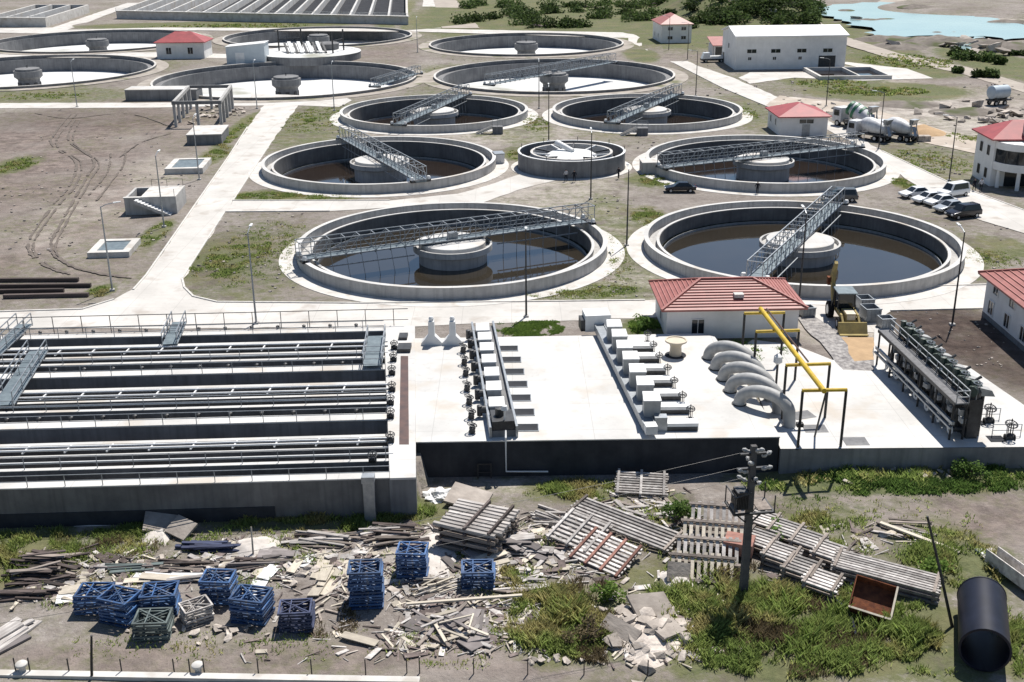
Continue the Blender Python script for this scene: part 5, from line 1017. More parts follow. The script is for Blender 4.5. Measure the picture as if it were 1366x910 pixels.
# ------------------------------------------------------------------ debris field
CUBE = {}
def cube_mesh(m):
    if m not in CUBE:
        mb = MB(); mb.bx(-.5, .5, -.5, .5, -.5, .5); o = mb.out('plank', m); CUBE[m] = o.data; bpy.data.objects.remove(o)
    return CUBE[m]
def plank(loc, dims, rot, m, label, group, name='plank', cat='plank'):
    o = bpy.data.objects.new(name, cube_mesh(m)); col.objects.link(o); o.location = loc; o.scale = dims; o.rotation_euler = rot; tag(o, label, cat, group); return o
def heap(px, py, rx, ry, n, ln, wd, th, az, jit, ms, label, group, hmax=.8, name='plank', cat='plank'):
    c = G(px, py, FZ); q = G(px+rx, py, FZ); s = G(px, py-ry, FZ); a, b = q.x-c.x, s.y-c.y
    for i in range(n):
        u, v = random.uniform(-1, 1), random.uniform(-1, 1); x, y = c.x+a*u, c.y+b*v; L = random.uniform(*ln)
        z = hz(x, y)+.06+random.random()*hmax*max(0, 1-.8*(u*u+v*v)**.5)
        plank((x, y, z), (L, random.uniform(*wd), random.uniform(*th)), (random.uniform(-.15, .15), random.uniform(-.14, .14)*min(1, hmax), R(az+random.uniform(-jit, jit))), random.choice(ms), label, group, name, cat)
bw, tk = (.12, .3), (.05, .12)
heap(62, 760, 26, 22, 44, (1.8, 3.6), bw, tk, 5, 22, ('woodd', 'wood', 'woodd'), 'dark weathered plank in the brushwood coloured pile on the far left', 'planks in the dark left pile', 1.2)
heap(28, 795, 36, 6, 14, (2.5, 4), bw, tk, 0, 8, ('woodd',), 'dark plank in the flat row on the left edge below the dark pile', 'planks in the flat left row', .5)
heap(172, 760, 22, 5, 12, (2.2, 3.2), bw, tk, 2, 6, ('board', 'greenframe'), 'blue grey plank behind the leftmost blue frames', 'blue grey planks', .5)
heap(235, 757, 34, 7, 18, (2, 3.8), bw, tk, -2, 9, ('woodd', 'wood'), 'dark plank in the flat pile behind the blue frames', 'planks behind the blue frames', .5)
M['violet'] = mat('violet_blue_board', (.07, .085, .15), (.04, .045, .075), 2, .7, island=.3)
heap(278, 733, 19, 7, 14, (2.4, 3.0), (.2, .32), (.1, .16), -1, 5, ('violet',), 'violet blue board in the neat bundle above the blue frames', 'violet blue boards', .9)
heap(345, 752, 30, 7, 14, (2, 3.6), bw, tk, 5, 14, ('wood', 'board', 'woodd'), 'weathered plank lying beside the pale dust heap', 'planks beside the pale dust heap', .4)
heap(432, 722, 40, 10, 26, (1.6, 3.4), bw, tk, -4, 16, ('wood', 'timber', 'woodd'), 'weathered plank in the long low pile under the green strip', 'planks under the green strip', .6)
heap(522, 715, 32, 14, 26, (1.8, 3.4), bw, tk, 14, 22, ('wood', 'timber', 'woodd'), 'weathered plank in the pile left of the big beam stack', 'planks left of the beam stack', .8)
heap(372, 745, 18, 8, 8, (1.2, 2.2), (.5, .9), (.05, .1), 10, 30, ('board',), 'grey board beside the pale heap in the middle left', 'grey boards', .4)
heap(378, 768, 34, 18, 9, (1.6, 2.6), (.5, .9), (.04, .08), 78, 14, ('woodp', 'white'), 'cream sheet lying left of the tall blue stack', 'cream sheets', .25, 'sheet', 'sheet')
heap(435, 772, 22, 14, 8, (1.5, 2.2), (.5, .9), (.04, .08), 75, 12, ('woodp',), 'cream sheet directly beside the tall blue stack', 'cream sheets by the tall stack', .4, 'sheet', 'sheet')
heap(425, 808, 34, 14, 11, (1.0, 2.2), (.1, .2), (.08, .12), 0, 90, ('woodp', 'wood'), 'short pale batten scattered below the cream sheets', 'scattered pale battens', .1)
heap(585, 782, 20, 12, 20, (1.2, 2.4), (.07, .13), (.07, .12), 25, 20, ('woodp', 'timber'), 'pale stick in the bundle between two blue stacks', 'pale sticks', .7)
heap(605, 842, 46, 22, 40, (.9, 2.6), (.1, .26), (.05, .1), 20, 90, ('timber', 'woodp', 'board', 'wood'), 'broken plank in the jumbled scrap heap at the bottom middle', 'broken planks in the scrap heap', .9)
heap(598, 846, 50, 20, 16, (1.2, 2.0), (.8, 1.4), (.04, .08), 30, 60, ('board',), 'broken grey board in the jumbled scrap heap at the bottom middle', 'broken boards in the scrap heap', .7, 'board', 'board')
heap(690, 785, 24, 12, 18, (1.2, 2.4), (.15, .3), tk, 0, 18, ('wood', 'timber'), 'weathered plank in the small stack beside the green weeds', 'planks beside the weeds', .6)
heap(690, 728, 34, 16, 28, (1.2, 2.6), (.25, .8), (.05, .1), -25, 35, ('board', 'timber', 'wood'), 'grey board strewn between the beam stack and the lattice rack', 'boards between stack and lattice', .8)
heap(655, 752, 20, 8, 10, (1.4, 2.2), (.25, .5), tk, 25, 10, ('timber', 'woodp'), 'pale board just above the small blue stack', 'pale boards above the small blue stack', .6)
heap(620, 748, 24, 8, 8, (1.4, 2.0), (.6, 1.0), (.05, .1), -40, 20, ('board',), 'dark grey board leaning under the big beam stack', 'boards under the beam stack', .6, 'board', 'board')
heap(862, 678, 32, 12, 20, (1.2, 2.6), (.12, .3), tk, -30, 50, ('wood', 'board', 'timber'), 'splintered plank near the lattice panel by the black wall', 'planks by the lattice panel', .5)
heap(10, 852, 14, 16, 7, (2.5, 3.6), (.4, .6), (.1, .16), 60, 12, ('board', 'timber'), 'large grey board lying on the left edge of the photo', 'large boards on the left edge', .7, 'board', 'board')
heap(95, 796, 16, 8, 7, (1.5, 2.2), (.5, .9), (.04, .07), 20, 30, ('white', 'woodp'), 'pale sheet left of the leftmost blue frames', 'pale sheets on the left', .4, 'sheet', 'sheet')
heap(240, 775, 60, 6, 12, (1.6, 3.0), (.3, .6), (.05, .08), 0, 12, ('white', 'timber', 'woodp'), 'white board half hidden behind the blue frames', 'white boards behind the blue frames', .4)
heap(755, 700, 30, 16, 14, (2.2, 3.6), (.1, .2), (.1, .16), -28, 18, ('timber',), 'silvered timber tossed over the boards in the middle', 'silvered timbers in the middle', .9)
heap(700, 840, 22, 14, 12, (.8, 1.6), (.1, .2), tk, 30, 60, ('woodp', 'wood'), 'small splinter of pale wood at the weeds right of the scrap heap', 'splinters by the scrap heap', .3)
heap(1205, 705, 30, 10, 8, (1.8, 3.4), (.15, .3), tk, -28, 20, ('timber', 'wood'), 'loose plank on the dirt above the rusty box', 'loose planks above the rusty box', .3)
heap(1090, 795, 30, 16, 9, (3, 4.6), (.1, .18), (.1, .14), -36, 5, ('timber', 'wood'), 'long plank sliding off the slatted racks into the grass', 'long planks below the racks', .3)
heap(1350, 765, 14, 18, 6, (2.5, 3.6), (.4, .7), (.08, .14), 105, 8, ('timber', 'white'), 'pale board beside the trough at the right edge', 'pale boards at the right edge', .3)
plank(G(480, 856, FZ)+Vector((0, 0, .2)), (2.4, .6, .06), (0, 0, R(-24)), 'woodp', 'single cream board lying alone on the dirt at the bottom middle', None, 'board', 'board')
plank(G(620, 808, FZ)+Vector((0, 0, .45)), (7.2, .2, .12), (0, -.03, R(4)), 'woodp', 'very long pale plank lying level above the scrap heap', None)
plank(G(1225, 725, FZ)+Vector((0, 0, .5)), (5.4, .3, .1), (0, .1, R(-35)), 'woodp', 'long pale plank leaning in the weeds above the black cylinder', None)
for i, (px, py) in enumerate(((40, 376), (55, 384), (30, 391), (62, 397))):
    p = G(px, py); plank((p.x, p.y, .25), (11 if i < 2 else 9, .4, .4), (0, 0, R(-1+i)), 'woodd', 'long dark beam lying by the left edge below the bare lot', 'long dark beams by the left edge', 'timber_beam', 'beam')
# litter: small splinters and chips all over the field, too many to count
def litter(specs, m, seed):
    rnd = random.Random(seed); mb = MB()
    for px, py, rx, ry, n, ln in specs:
        c = G(px, py, FZ); q = G(px+rx, py, FZ); s = G(px, py-ry, FZ)
        for i in range(n):
            x, y = c.x+(q.x-c.x)*rnd.uniform(-1, 1), c.y+(s.y-c.y)*rnd.uniform(-1, 1); L = ln*rnd.uniform(.3, 1.7); w_ = min(.5, L*rnd.choice((.06, .08, .1, .14, .4))); a = rnd.uniform(0, 6.3)
            mb.box((x, y, hz(x, y)+.03+rnd.random()*.06), (L, w_, rnd.uniform(.03, .09)), 0, Matrix.Rotation(a, 4, 'Z')@Matrix.Rotation(rnd.uniform(-.2, .2), 4, 'Y')@Matrix.Rotation(rnd.uniform(-.25, .25), 4, 'X'))
    mb.out('litter', m, kind='stuff')
LF = [(300, 768, 260, 30, 70, 1), (560, 750, 110, 50, 80, 1), (620, 838, 100, 34, 110, 1), (700, 725, 110, 45, 110, 1.1), (850, 690, 80, 35, 60, 1), (400, 745, 120, 26, 70, 1), (130, 770, 100, 34, 50, 1), (860, 850, 70, 36, 40, .7), (1120, 740, 110, 40, 40, 1), (680, 800, 330, 70, 110, .7)]
litter(LF, 'timber', 1); litter(LF, 'woodd', 2); litter([(a, b, c_, d_, n//2, l) for a, b, c_, d_, n, l in LF], 'woodp', 3); litter([(a, b, c_, d_, n//2, l*.7) for a, b, c_, d_, n, l in LF], 'rubble', 4)
# big stack of beams
c = G(637, 722, FZ); az = R(-24); ux = Vector((math.cos(az), math.sin(az), 0)); uy = Vector((-ux.y, ux.x, 0))
for k in range(8):
    for j in range(9):
        if k == 7 and j in (0, 1): continue
        if (k % 2) and j % 4: continue
        if k % 2: q = c+uy*1.9-uy*.42*0+ux*((j/4)-1)*1.8-uy*1.9; plank(q+Vector((0, 0, FZ*0+.25+.26*k)), (.16, 4.2, .2), (0, 0, az), 'woodd', 'spacer timber between the layers of the big beam stack', 'spacers in the beam stack', 'timber_spacer', 'spacer')
        else: q = c+uy*(j-4)*.44+ux*random.uniform(-.2, .2); plank(q+Vector((0, 0, .25+.26*k)), (4.6, .26, .24), (0, random.uniform(-.01, .01), az+random.uniform(-.015, .015)), 'timber' if k > 5 else 'wood', 'silvered beam in the big layered stack in front of the white slab', 'beams in the big stack', 'timber_beam', 'beam')
# slatted racks
def rack(px, py, ln, wd, az, ns, nc, label, m='timber', mc=None, z=.5, tx=0, ty=0, th=.12, sw=.5, group='slatted timber racks'):
    p = G(px, py, FZ); p.z = hz(p.x, p.y)+z; t = T('timber_rack', label, 'timber rack', p, R(az), group); t.rotation_euler = (R(tx), R(ty), R(az))
    mb = MB(); g = wd/ns
    for i in range(ns): y = -wd/2+g*(i+.5); x = random.uniform(-.1, .1); mb.bx(-ln/2+x, ln/2+x, y-g*sw/2, y+g*sw/2, 0, th)
    mb.out('slats', m, t)
    for i in range(nc): x = -ln/2+.25+(ln-.5)*i/max(1, nc-1); mb = MB(); mb.bx(x-.09, x+.09, -wd/2-.08, wd/2+.08, th+.002, th+.13); mb.bx(x-.09, x+.09, -wd/2, wd/2, -.14, -.002); mb.out('cross_bar', mc or m, t)
    return t
rack(855, 652, 3.9, 2.4, -8, 9, 3, 'grey lattice panel leaning by the black wall', 'timber', 'timber', .5, 16, 0)
rack(832, 708, 8.2, 2.5, -36, 7, 2, 'long rack of seven parallel beams sloping down to the right', 'timber', 'wood', .55, 4, 3, .16)
rack(772, 722, 3.4, 3.4, -33, 8, 3, 'silver lattice rack left of the reddish one', 'timber', 'timber', .7, 8, 5); rack(808, 746, 4.0, 3.2, -36, 9, 4, 'lattice rack with reddish cross bars in front of the long beams', 'timber', 'timberr', .45, 12, 4, .12, .5)
for i, (px, py) in enumerate(((960, 712), (950, 732), (943, 750), (936, 768))):
    rack(px, py, 2.3, 4.2, 80, 10, 2, ('pale slatted pallet at the top of the stepped pile left of the pole', 'pale slatted pallet second from the top of the stepped pile left of the pole', 'pale slatted pallet third from the top of the stepped pile left of the pole', 'pale slatted pallet lowest in the stepped pile left of the pole')[i], 'woodp' if i % 2 else 'timber', 'wood', 1.3-.3*i, 0, -30, .1, .55)
plank(G(985, 742, FZ)+Vector((0, 0, .9)), (1.9, 1.5, .9), (0, 0, R(-20)), 'timberr', 'reddish timber block beside the pole at the pale pallets', None, 'timber_block', 'timber block')
for r, (a, b) in enumerate((((1016, 704), (1108, 752)), ((1014, 734), (1096, 788)))):
    for i in range(4):
        px, py = a[0]+(b[0]-a[0])*i/3, a[1]+(b[1]-a[1])*i/3
        for k in range(3):
            tt = rack(px, py, 2.3, 2.0, -33, 6, 2, '%s slatted rack layer in the %s line of racks right of the pole' % ('topmost' if k == 2 else 'lower', 'upper' if r == 0 else 'lower'), 'timber' if k == 2 else 'wood', 'wood', .12+.34*k, 3, 3, .12, .55)
for k in range(3): rack(1180, 779, 6.6, 2.2, -27, 8, 2, ('bundle of long slats right of the racks, bottom layer', 'bundle of long slats right of the racks, middle layer', 'bundle of long slats right of the racks, top layer')[k], 'timber', 'wood', .15+.36*k, 2, 2, .15, .62)
# blue frame stacks
def frame_proto(m, label, group, w_=2.2, d=1.75):
    mb = MB(); e = .12; h = .12
    mb.bx(-w_/2, w_/2, -d/2, -d/2+e, 0, h); mb.bx(-w_/2, w_/2, d/2-e, d/2, 0, h); mb.bx(-w_/2, -w_/2+e, -d/2+e, d/2-e, 0, h); mb.bx(w_/2-e, w_/2, -d/2+e, d/2-e, 0, h)
    o = mb.out('braced_frame', m, label=label, cat='frame', group=group)
    mb = MB(); mb.bar((-w_/2+e, -d/2+e, .07), (w_/2-e, d/2-e, .07), .08, .08); mb.bar((-w_/2+e, d/2-e, .10), (w_/2-e, -d/2+e, .10), .08, .07); mb.bar((-.3, -d/2+e, .085), (-.3, d/2-e, .085), .07, .06); mb.out('cross_brace', m, o)
    return o
ST_ = [(122, 822, 6, 2, 'blue', 'leftmost blue frame stack', .95), (157, 836, 8, -16, 'blue', 'twisted blue stack second from the left', .95), (210, 824, 7, 8, 'blue', 'blue stack behind the grey green one', 1), (201, 856, 6, 6, 'greenframe', 'grey green stack in front of the left blue stacks', .95),
       (290, 810, 8, -4, 'blue', 'blue stack behind the pale broken frames', .9), (335, 834, 8, -12, 'blue', 'wide blue stack right of the pale broken frames', 1), (394, 846, 7, 3, 'violet', 'dark blue stack below the cream sheets', .9), (488, 812, 12, 4, 'blue', 'tallest blue stack in the middle', .95), (549, 774, 9, -2, 'blue', 'blue stack standing farthest back on white dust', .9), (638, 788, 6, -2, 'blue', 'small blue stack below the big beam stack', .95), (258, 836, 5, 30, 'timber', 'pale broken frame stack between the blue ones', .8)]
for px, py, n, rz, m, nm, s in ST_:
    p = G(px, py, FZ); p.y += .85; base = hz(p.x, p.y); pr = None
    for k in range(n):
        q = (p.x+random.uniform(-.06, .06), p.y+random.uniform(-.06, .06), base+.05+k*.225); a = R(rz+random.uniform(-4, 4))
        top = k == n-1
        if pr is None: pr = frame_proto(m, 'cross braced frame in the '+nm, 'frames in the '+nm); pr.location = q; pr.rotation_euler = (0, 0, a); pr.scale = (s, s, 1)
        else:
            d_ = dup(pr, q, a)
            if top: d_['label'] = 'topmost cross braced frame of the '+nm
# cylinder, box, poles, hose
n_, f2_ = G(1314, 868, FZ+1.4), G(1309.5, 796, FZ+1.35); d = (f2_-n_); L = d.length; mt = d.to_track_quat('Z', 'Y').to_matrix().to_4x4()
mb = MB(); mb.lathe([(1.38, 0), (1.38, L), (1.28, L), (1.28, 0)], (0, 0, 0), 48, mt, closed=True); t = T('pipe_section', 'huge black plastic pipe section lying in the grass at the bottom right', 'pipe section', n_); mb.out('shell', 'black', t, smooth=True)
for z in (.06, L-.06): mb = MB(); mb.lathe([(1.384, z-.05), (1.41, z-.04), (1.41, z+.04), (1.384, z+.05)], (0, 0, 0), 48, mt, closed=True); mb.out('hoop', 'black', t, smooth=True)
p = G(1162, 818, FZ); t = T('rusty_box', 'rusty brown open steel box tipped towards the viewer in the grass', 'steel box', (p.x, p.y, FZ+1.05)); t.rotation_euler = (R(30), R(8), R(-22))
mb = MB(); w_, d = 2.5, 2.3; mb.bx(-w_/2, w_/2, -d/2, d/2, -.5, -.42); mb.bx(-w_/2, w_/2, -d/2, -d/2+.06, -.42, .25); mb.bx(-w_/2, w_/2, d/2-.06, d/2, -.42, .25); mb.bx(-w_/2, -w_/2+.06, -d/2+.06, d/2-.06, -.42, .25); mb.bx(w_/2-.06, w_/2, -d/2+.06, d/2-.06, -.42, .25); mb.out('box', 'rust', t)
mb = MB(); mb.bx(-w_/2-.03, w_/2+.03, -d/2-.04, -d/2+.08, .252, .3); mb.bx(w_/2-.08, w_/2+.04, -d/2+.08, d/2, .252, .3); mb.out('rim', 'woodp', t)
def pole(px, py, qx, qy, top, r, m, label, name='pole'):
    a = G(px, py, FZ); b = G(qx, qy, top); mb = MB(); mb.tube([a+Vector((0, 0, -.2)), a.lerp(b, .5), b], [r, r*.85, r*.7], 8); mb.out(name, m, origin=a, label=label, cat='pole')
pole(1272, 838, 1237, 689, 5.2, .1, 'steeld', 'dark pole leaning left beside the black pipe section'); pole(122, 906, 122, 848, .9, .09, 'blackm', 'dark upright post at the bottom left, taller than the fence posts'); pole(338, 742, 335, 703, -.2, .07, 'woodp', 'thin white stake standing by the pale dust heap')
mb = MB(); pts = [G(a, b, FZ)+Vector((0, 0, z)) for a, b, z in ((1030, 742, .5), (1062, 770, .4), (1095, 792, .35), (1122, 812, .3), (1136, 832, .3), (1141, 852, .25))]; mb.tube(pts, .09, 8); mb.out('hose', 'black', origin=pts[0], smooth=True, label='black hose curving through the grass below the slatted racks', cat='hose')
p = G(1352, 775, FZ); t = T('steel_trough', 'grey steel trough standing in the weeds at the right edge', 'trough', (p.x, p.y, FZ+.3), R(108)); mb = MB(); mb.bx(-2.2, 2.2, -.5, -.42, 0, .9); mb.bx(-2.2, 2.2, .42, .5, 0, .9); mb.bx(-2.2, 2.2, -.42, .42, 0, .08); mb.out('body', 'timber', t); mb = MB(); [mb.bx(x, x+.1, -.52, .52, -.12, -.003) for x in (-1.6, 1.5)]; mb.out('skid', 'rust', t)
# rubble, stones, plastic
def rock_mesh(k):
    bm = bmesh.new(); rn = random.Random(k+40)
    for i in range(13): bm.verts.new((rn.uniform(-.55, .55), rn.uniform(-.55, .55), rn.uniform(-.35, .35)))
    ch = bmesh.ops.convex_hull(bm, input=bm.verts); bmesh.ops.delete(bm, geom=list({g for g in ch['geom_interior']+ch['geom_unused'] if isinstance(g, bmesh.types.BMVert)}), context='VERTS')
    me = bpy.data.meshes.new('rock'); bm.to_mesh(me); bm.free(); me.materials.append(M['rubble']); return me
ROCK = [rock_mesh(k) for k in range(5)]
def rocks(px, py, rx, ry, n, s, label, group, z0=FZ, name='rock', flat=1):
    c = G(px, py, z0); q = G(px+rx, py, z0); sy = G(px, py-ry, z0)
    for i in range(n):
        u, v = random.gauss(0, .5), random.gauss(0, .5); x, y = c.x+(q.x-c.x)*u, c.y+(sy.y-c.y)*v; k = random.uniform(*s)
        o = bpy.data.objects.new(name, random.choice(ROCK)); col.objects.link(o); o.location = (x, y, hz(x, y)+k*.2+(.3 if n > 30 and abs(u)+abs(v) < .5 else 0)); o.scale = (k, k*random.uniform(.6, 1.1), k*random.uniform(.4, .9)*flat); o.rotation_euler = (random.uniform(-.3, .3), random.uniform(-.3, .3), random.uniform(0, 6)); tag(o, label, 'rock', group)
rocks(858, 842, 50, 36, 95, (.3, 1.3), 'pale broken concrete lump in the heap at the bottom right of centre', 'rubble heap lumps'); rocks(280, 845, 80, 10, 22, (.25, .7), 'stone lying on the dirt in front of the blue stacks', 'stones before the blue stacks'); rocks(390, 765, 40, 14, 12, (.3, .7), 'stone beside the cream sheets', 'stones by the cream sheets')
rocks(740, 880, 60, 8, 16, (.2, .6), 'small stone along the bottom edge below the weeds', 'stones at the bottom edge'); rocks(930, 870, 90, 10, 12, (.3, .8), 'pale stone at the foot of the green bank at the bottom right', 'stones under the green bank'); rocks(1215, 640, 140, 14, 16, (.3, .9), 'pale stone in the weeds under the retaining wall', 'stones under the retaining wall')
rocks(1310, 155, 70, 14, 34, (1, 3), 'boulder in the rubble line left of the control building roof', 'boulders in the far rubble line', 0); rocks(1085, 145, 40, 9, 20, (.8, 2.2), 'boulder near the crimson hut and the hall', 'boulders near the hut', 0); rocks(270, 155, 30, 12, 26, (.6, 1.6), 'pale lump inside the unfinished concrete frame', 'lumps in the concrete frame', 0); rocks(318, 150, 16, 8, 14, (.5, 1.3), 'lump beside the unfinished concrete frame', 'lumps beside the frame', 0)
rocks(1010, 18, 60, 10, 26, (3, 8), 'grey rock on the dark hill at the top edge', 'rocks on the hill', 0); rocks(1300, 62, 60, 10, 24, (2, 5), 'dark boulder on the pond bank', 'boulders on the pond bank', 0)
for (px, py, a, b, tx, rz, lb) in ((868, 818, 2.6, 1.9, 14, 20, 'pale flat concrete slab piece on top of the rubble heap'), (828, 850, 2.4, 1.0, 30, -40, 'brownish slab piece leaning on the left of the rubble heap'), (888, 848, 2.0, 1.6, 10, 40, 'pale slab piece on the right of the rubble heap'), (905, 772, 1.5, 1.3, 50, 0, 'white block standing above the rubble heap'), (215, 705, 2.2, 1.8, 18, 10, 'white slab piece in the dust under the channel basin'), (243, 713, 1.8, 1.5, 25, -30, 'square pale slab piece tilted beside the dust heap'), (625, 673, 3.0, 2.2, 12, -20, 'grey concrete sheet leaning by the big beam stack')):
    p = G(px, py, FZ); plank((p.x, p.y, hz(p.x, p.y)+.55), (a, b, .18), (R(tx), R(8), R(rz)), 'rubble', lb, None, 'slab_piece', 'slab')
M['dustw'] = mat('pale_dust', (.60, .56, .52), (.46, .42, .38), .8, .95, .5)
mound_specs = ((215, 705, 26, 22, .5), (575, 735, 40, 26, .3), (130, 695, 60, 6, .35), (20, 695, 40, 8, .5), (340, 730, 36, 14, .5), (860, 848, 55, 34, .6), (905, 772, 24, 14, .4))
for i, (px, py, rx, ry, h) in enumerate(mound_specs):
    c = G(px, py, FZ); mb = MB(); q = G(px+rx, py, FZ); s = G(px, py-ry, FZ); n = 26; rings = []
    for k in range(8):
        tt = k/7; ring_ = []
        for j in range(n):
            an = j*math.tau/n; rr = tt*(1+.45*noise.noise(Vector((math.cos(an)*1.7, math.sin(an)*1.7, i*3)))); x, y = (q.x-c.x)*rr*math.cos(an), (s.y-c.y)*rr*math.sin(an)
            ring_.append(mb.b.verts.new((x, y, hz(c.x+x, c.y+y)-FZ+h*(1-tt**1.5)*(1+.5*noise.noise(Vector((x, y, i))))-.03*tt*tt)))
        rings.append(ring_)
    for a, b in zip(rings, rings[1:]):
        for j in range(n): mb.b.faces.new((a[j], a[(j+1) % n], b[(j+1) % n], b[j]))
    mb.out('dust_heap', 'dustw' if i != 5 else 'rubble', loc=(c.x, c.y, FZ), smooth=True, label=('pale dust heap under the channel basin', 'white dust patch around the farthest back blue stack', 'long low white dust ridge along the basin foot', 'white dust heap at the left edge by the basin foot', 'grey dust heap by the white stake', 'pale mound carrying the rubble heap', 'small pale mound above the rubble heap')[i], cat='dust heap')
p = G(588, 664, FZ); mb = MB(); bmesh.ops.create_icosphere(mb.b, subdivisions=4, radius=1)
for v in mb.b.verts: n1 = noise.noise(v.co*2.3)*.5+noise.noise(v.co*6)*.25; v.co *= 1+n1; v.co = Vector((v.co.x*1.3, v.co.y*.9, max(0, v.co.z*.55)))
mb.out('plastic_sheet', 'white', loc=(p.x, p.y, hz(p.x, p.y)), label='crumpled white plastic sheet beside the big beam stack', cat='plastic sheet')
# bottom kerb, fence posts, bollards
mb = MB(); a, b = G(-40, 901, FZ), G(560, 911, FZ); mb.bar(a+Vector((0, 0, .1)), b+Vector((0, 0, .1)), .5, .3); mb.out('low_wall', 'apron', origin=a, label='low white kerb wall along the bottom left edge of the photo', cat='low wall')
for px in (22, 41, 93, 163, 233, 254, 273, 345, 416, 488, 543, 560, 632, 704, 779, 864):
    p = G(px, 900, FZ); mb = MB(); mb.bar((0, 0, -.2), (0, 0, 1.05), .06); mb.out('fence_post', 'blackm', loc=(p.x, p.y, hz(p.x, p.y)), label='thin dark fence post along the bottom edge of the photo', cat='fence post', group='thin posts along the bottom edge')
for px, lb in ((31, 'white mushroom shaped bollard at the bottom left corner'), (265, 'white mushroom shaped bollard on the bottom kerb below the blue stacks')):
    p = G(px, 899, FZ); mb = MB(); mb.lathe([(.18, 0), (.18, .45), (.34, .5), (.34, .62), (.25, .7), (0, .74)], n=20); mb.out('bollard', 'apron', loc=(p.x, p.y, hz(p.x, p.y)), smooth=True, label=lb, cat='bollard')
def gravel(specs, m, seed):
    rnd = random.Random(seed); mb = MB()
    for px, py, rx, ry, n, s in specs:
        for i in range(n):
            p = G(px+rx*rnd.uniform(-1, 1), py+ry*rnd.uniform(-1, 1))
            if any((p.x-a)**2+(p.y-b)**2 < (r+2.8)**2 for a, b, r in HOLES) or any(pip((p.x, p.y), q) for q in PAVED) or rnd.random() < .4 or noise.noise(Vector((p.x*.08, p.y*.08, seed))) < 0: continue
            k = s*rnd.uniform(.25, .95); mb.box((p.x, p.y, hz(p.x, p.y)+k*.15), (k, k*rnd.uniform(.4, 1), k*.5), 0, Matrix.Rotation(rnd.uniform(0, 6), 4, 'Z')@Matrix.Rotation(rnd.uniform(-.4, .4), 4, 'X'))
    mb.out('gravel', m, kind='stuff')
GS = [(330, 340, 80, 55, 160, .35), (100, 250, 120, 90, 240, .4), (240, 290, 30, 80, 60, .4), (820, 330, 30, 70, 120, .35), (780, 385, 80, 10, 60, .35), (1250, 340, 100, 40, 160, .35), (850, 205, 40, 30, 50, .45), (800, 165, 60, 14, 50, .5), (430, 160, 40, 20, 60, .5), (1260, 215, 60, 30, 90, .5), (1330, 140, 60, 30, 90, .7), (1080, 120, 100, 20, 90, .7), (600, 100, 60, 20, 60, .6), (980, 90, 60, 40, 60, .6), (1260, 450, 80, 40, 120, .25)]
gravel(GS, 'rubble', 1); gravel(GS, 'board', 2)
# ------------------------------------------------------------------ vegetation
def in_tank(x, y): return any((x-a)**2+(y-b)**2 < (r+.7)**2 for a, b, r in HOLES)
def grass(name, specs, m, seed=1):
    rnd = random.Random(seed); V, F = [], []
    for px, py, rx, ry, z0, n, h, wd in specs:
        n = int(n*1.5); c = G(px, py, z0); q = G(px+rx, py, z0); s = G(px, py-ry, z0); a, b = q.x-c.x, s.y-c.y
        for i in range(n):
            r_ = rnd.random()**.6; an = rnd.random()*math.tau; x, y = c.x+a*r_*math.cos(an), c.y+b*r_*math.sin(an)
            nn = noise.noise(Vector((x*.45, y*.45, seed)))+.5*noise.noise(Vector((x*1.3, y*1.3, seed+5)))
            if nn < rnd.uniform(-.15, .22)-(.2 if h < .3 else 0) or (25.2 < x < 28.4 and 52 < y < 61) or in_tank(x, y) or (z0 == 0 and any(pip((x, y), q_) for q_ in PAVED)): continue
            z = hz(x, y)-.03; hh = h*(.5+.9*rnd.random())*(1.15-r_*.5)*(.75+.8*max(-.5, nn))
            for k in range(4):
                t = rnd.random()*math.tau; l = hh*(.3+.5*rnd.random()); w_ = wd*(.6+.8*rnd.random()); ca, sa = math.cos(t), math.sin(t); ox, oy = rnd.gauss(0, .12), rnd.gauss(0, .12)
                i0 = len(V); V += [(x+ox-sa*w_, y+oy+ca*w_, z), (x+ox+sa*w_, y+oy-ca*w_, z), (x+ox+ca*l*.4+sa*w_*.8, y+oy+sa*l*.4-ca*w_*.8, z+hh*.6), (x+ox+ca*l, y+oy+sa*l, z+hh), (x+ox+ca*l*.4-sa*w_*.8, y+oy+sa*l*.4+ca*w_*.8, z+hh*.6)]
                F.append((i0, i0+1, i0+2, i0+3, i0+4))
    me = bpy.data.meshes.new(name); me.from_pydata(V, [], F); me.materials.append(M[m]); o = bpy.data.objects.new(name, me); col.objects.link(o); tag(o, kind='stuff'); return o
f = FZ
grass('tall_grass', [(450, 688, 130, 20, f, 2025, 0.45, 0.031), (330, 690, 60, 14, f, 540, 0.41, 0.031), (25, 738, 60, 36, f, 1080, 0.54, 0.037), (120, 730, 60, 22, f, 675, 0.45, 0.031), (185, 715, 40, 18, f, 405, 0.41, 0.031), (1050, 838, 185, 60, f, 5670, 0.68, 0.037), (940, 805, 70, 56, f, 1620, 0.81, 0.043), (1225, 850, 80, 48, f, 1485, 0.54, 0.031),
    (750, 830, 75, 45, f, 1755, 0.68, 0.037), (690, 790, 40, 34, f, 540, 0.54, 0.031), (770, 655, 75, 14, f, 810, 0.45, 0.031), (1270, 745, 70, 38, f, 945, 0.54, 0.037), (1345, 850, 40, 50, f, 675, 0.54, 0.031), (1090, 690, 60, 22, f, 405, 0.41, 0.031), (640, 725, 40, 20, f, 162, 0.45, 0.031), (1120, 725, 50, 18, f, 337, 0.45, 0.031)], 'leaf', 3)
grass('weeds', [(1200, 642, 190, 15, -1.7, 2700, 0.38, 0.043), (1320, 625, 60, 14, -1.7, 810, 0.54, 0.050), (1080, 650, 50, 12, -1.7, 405, 0.32, 0.043)], 'leafd', 5)
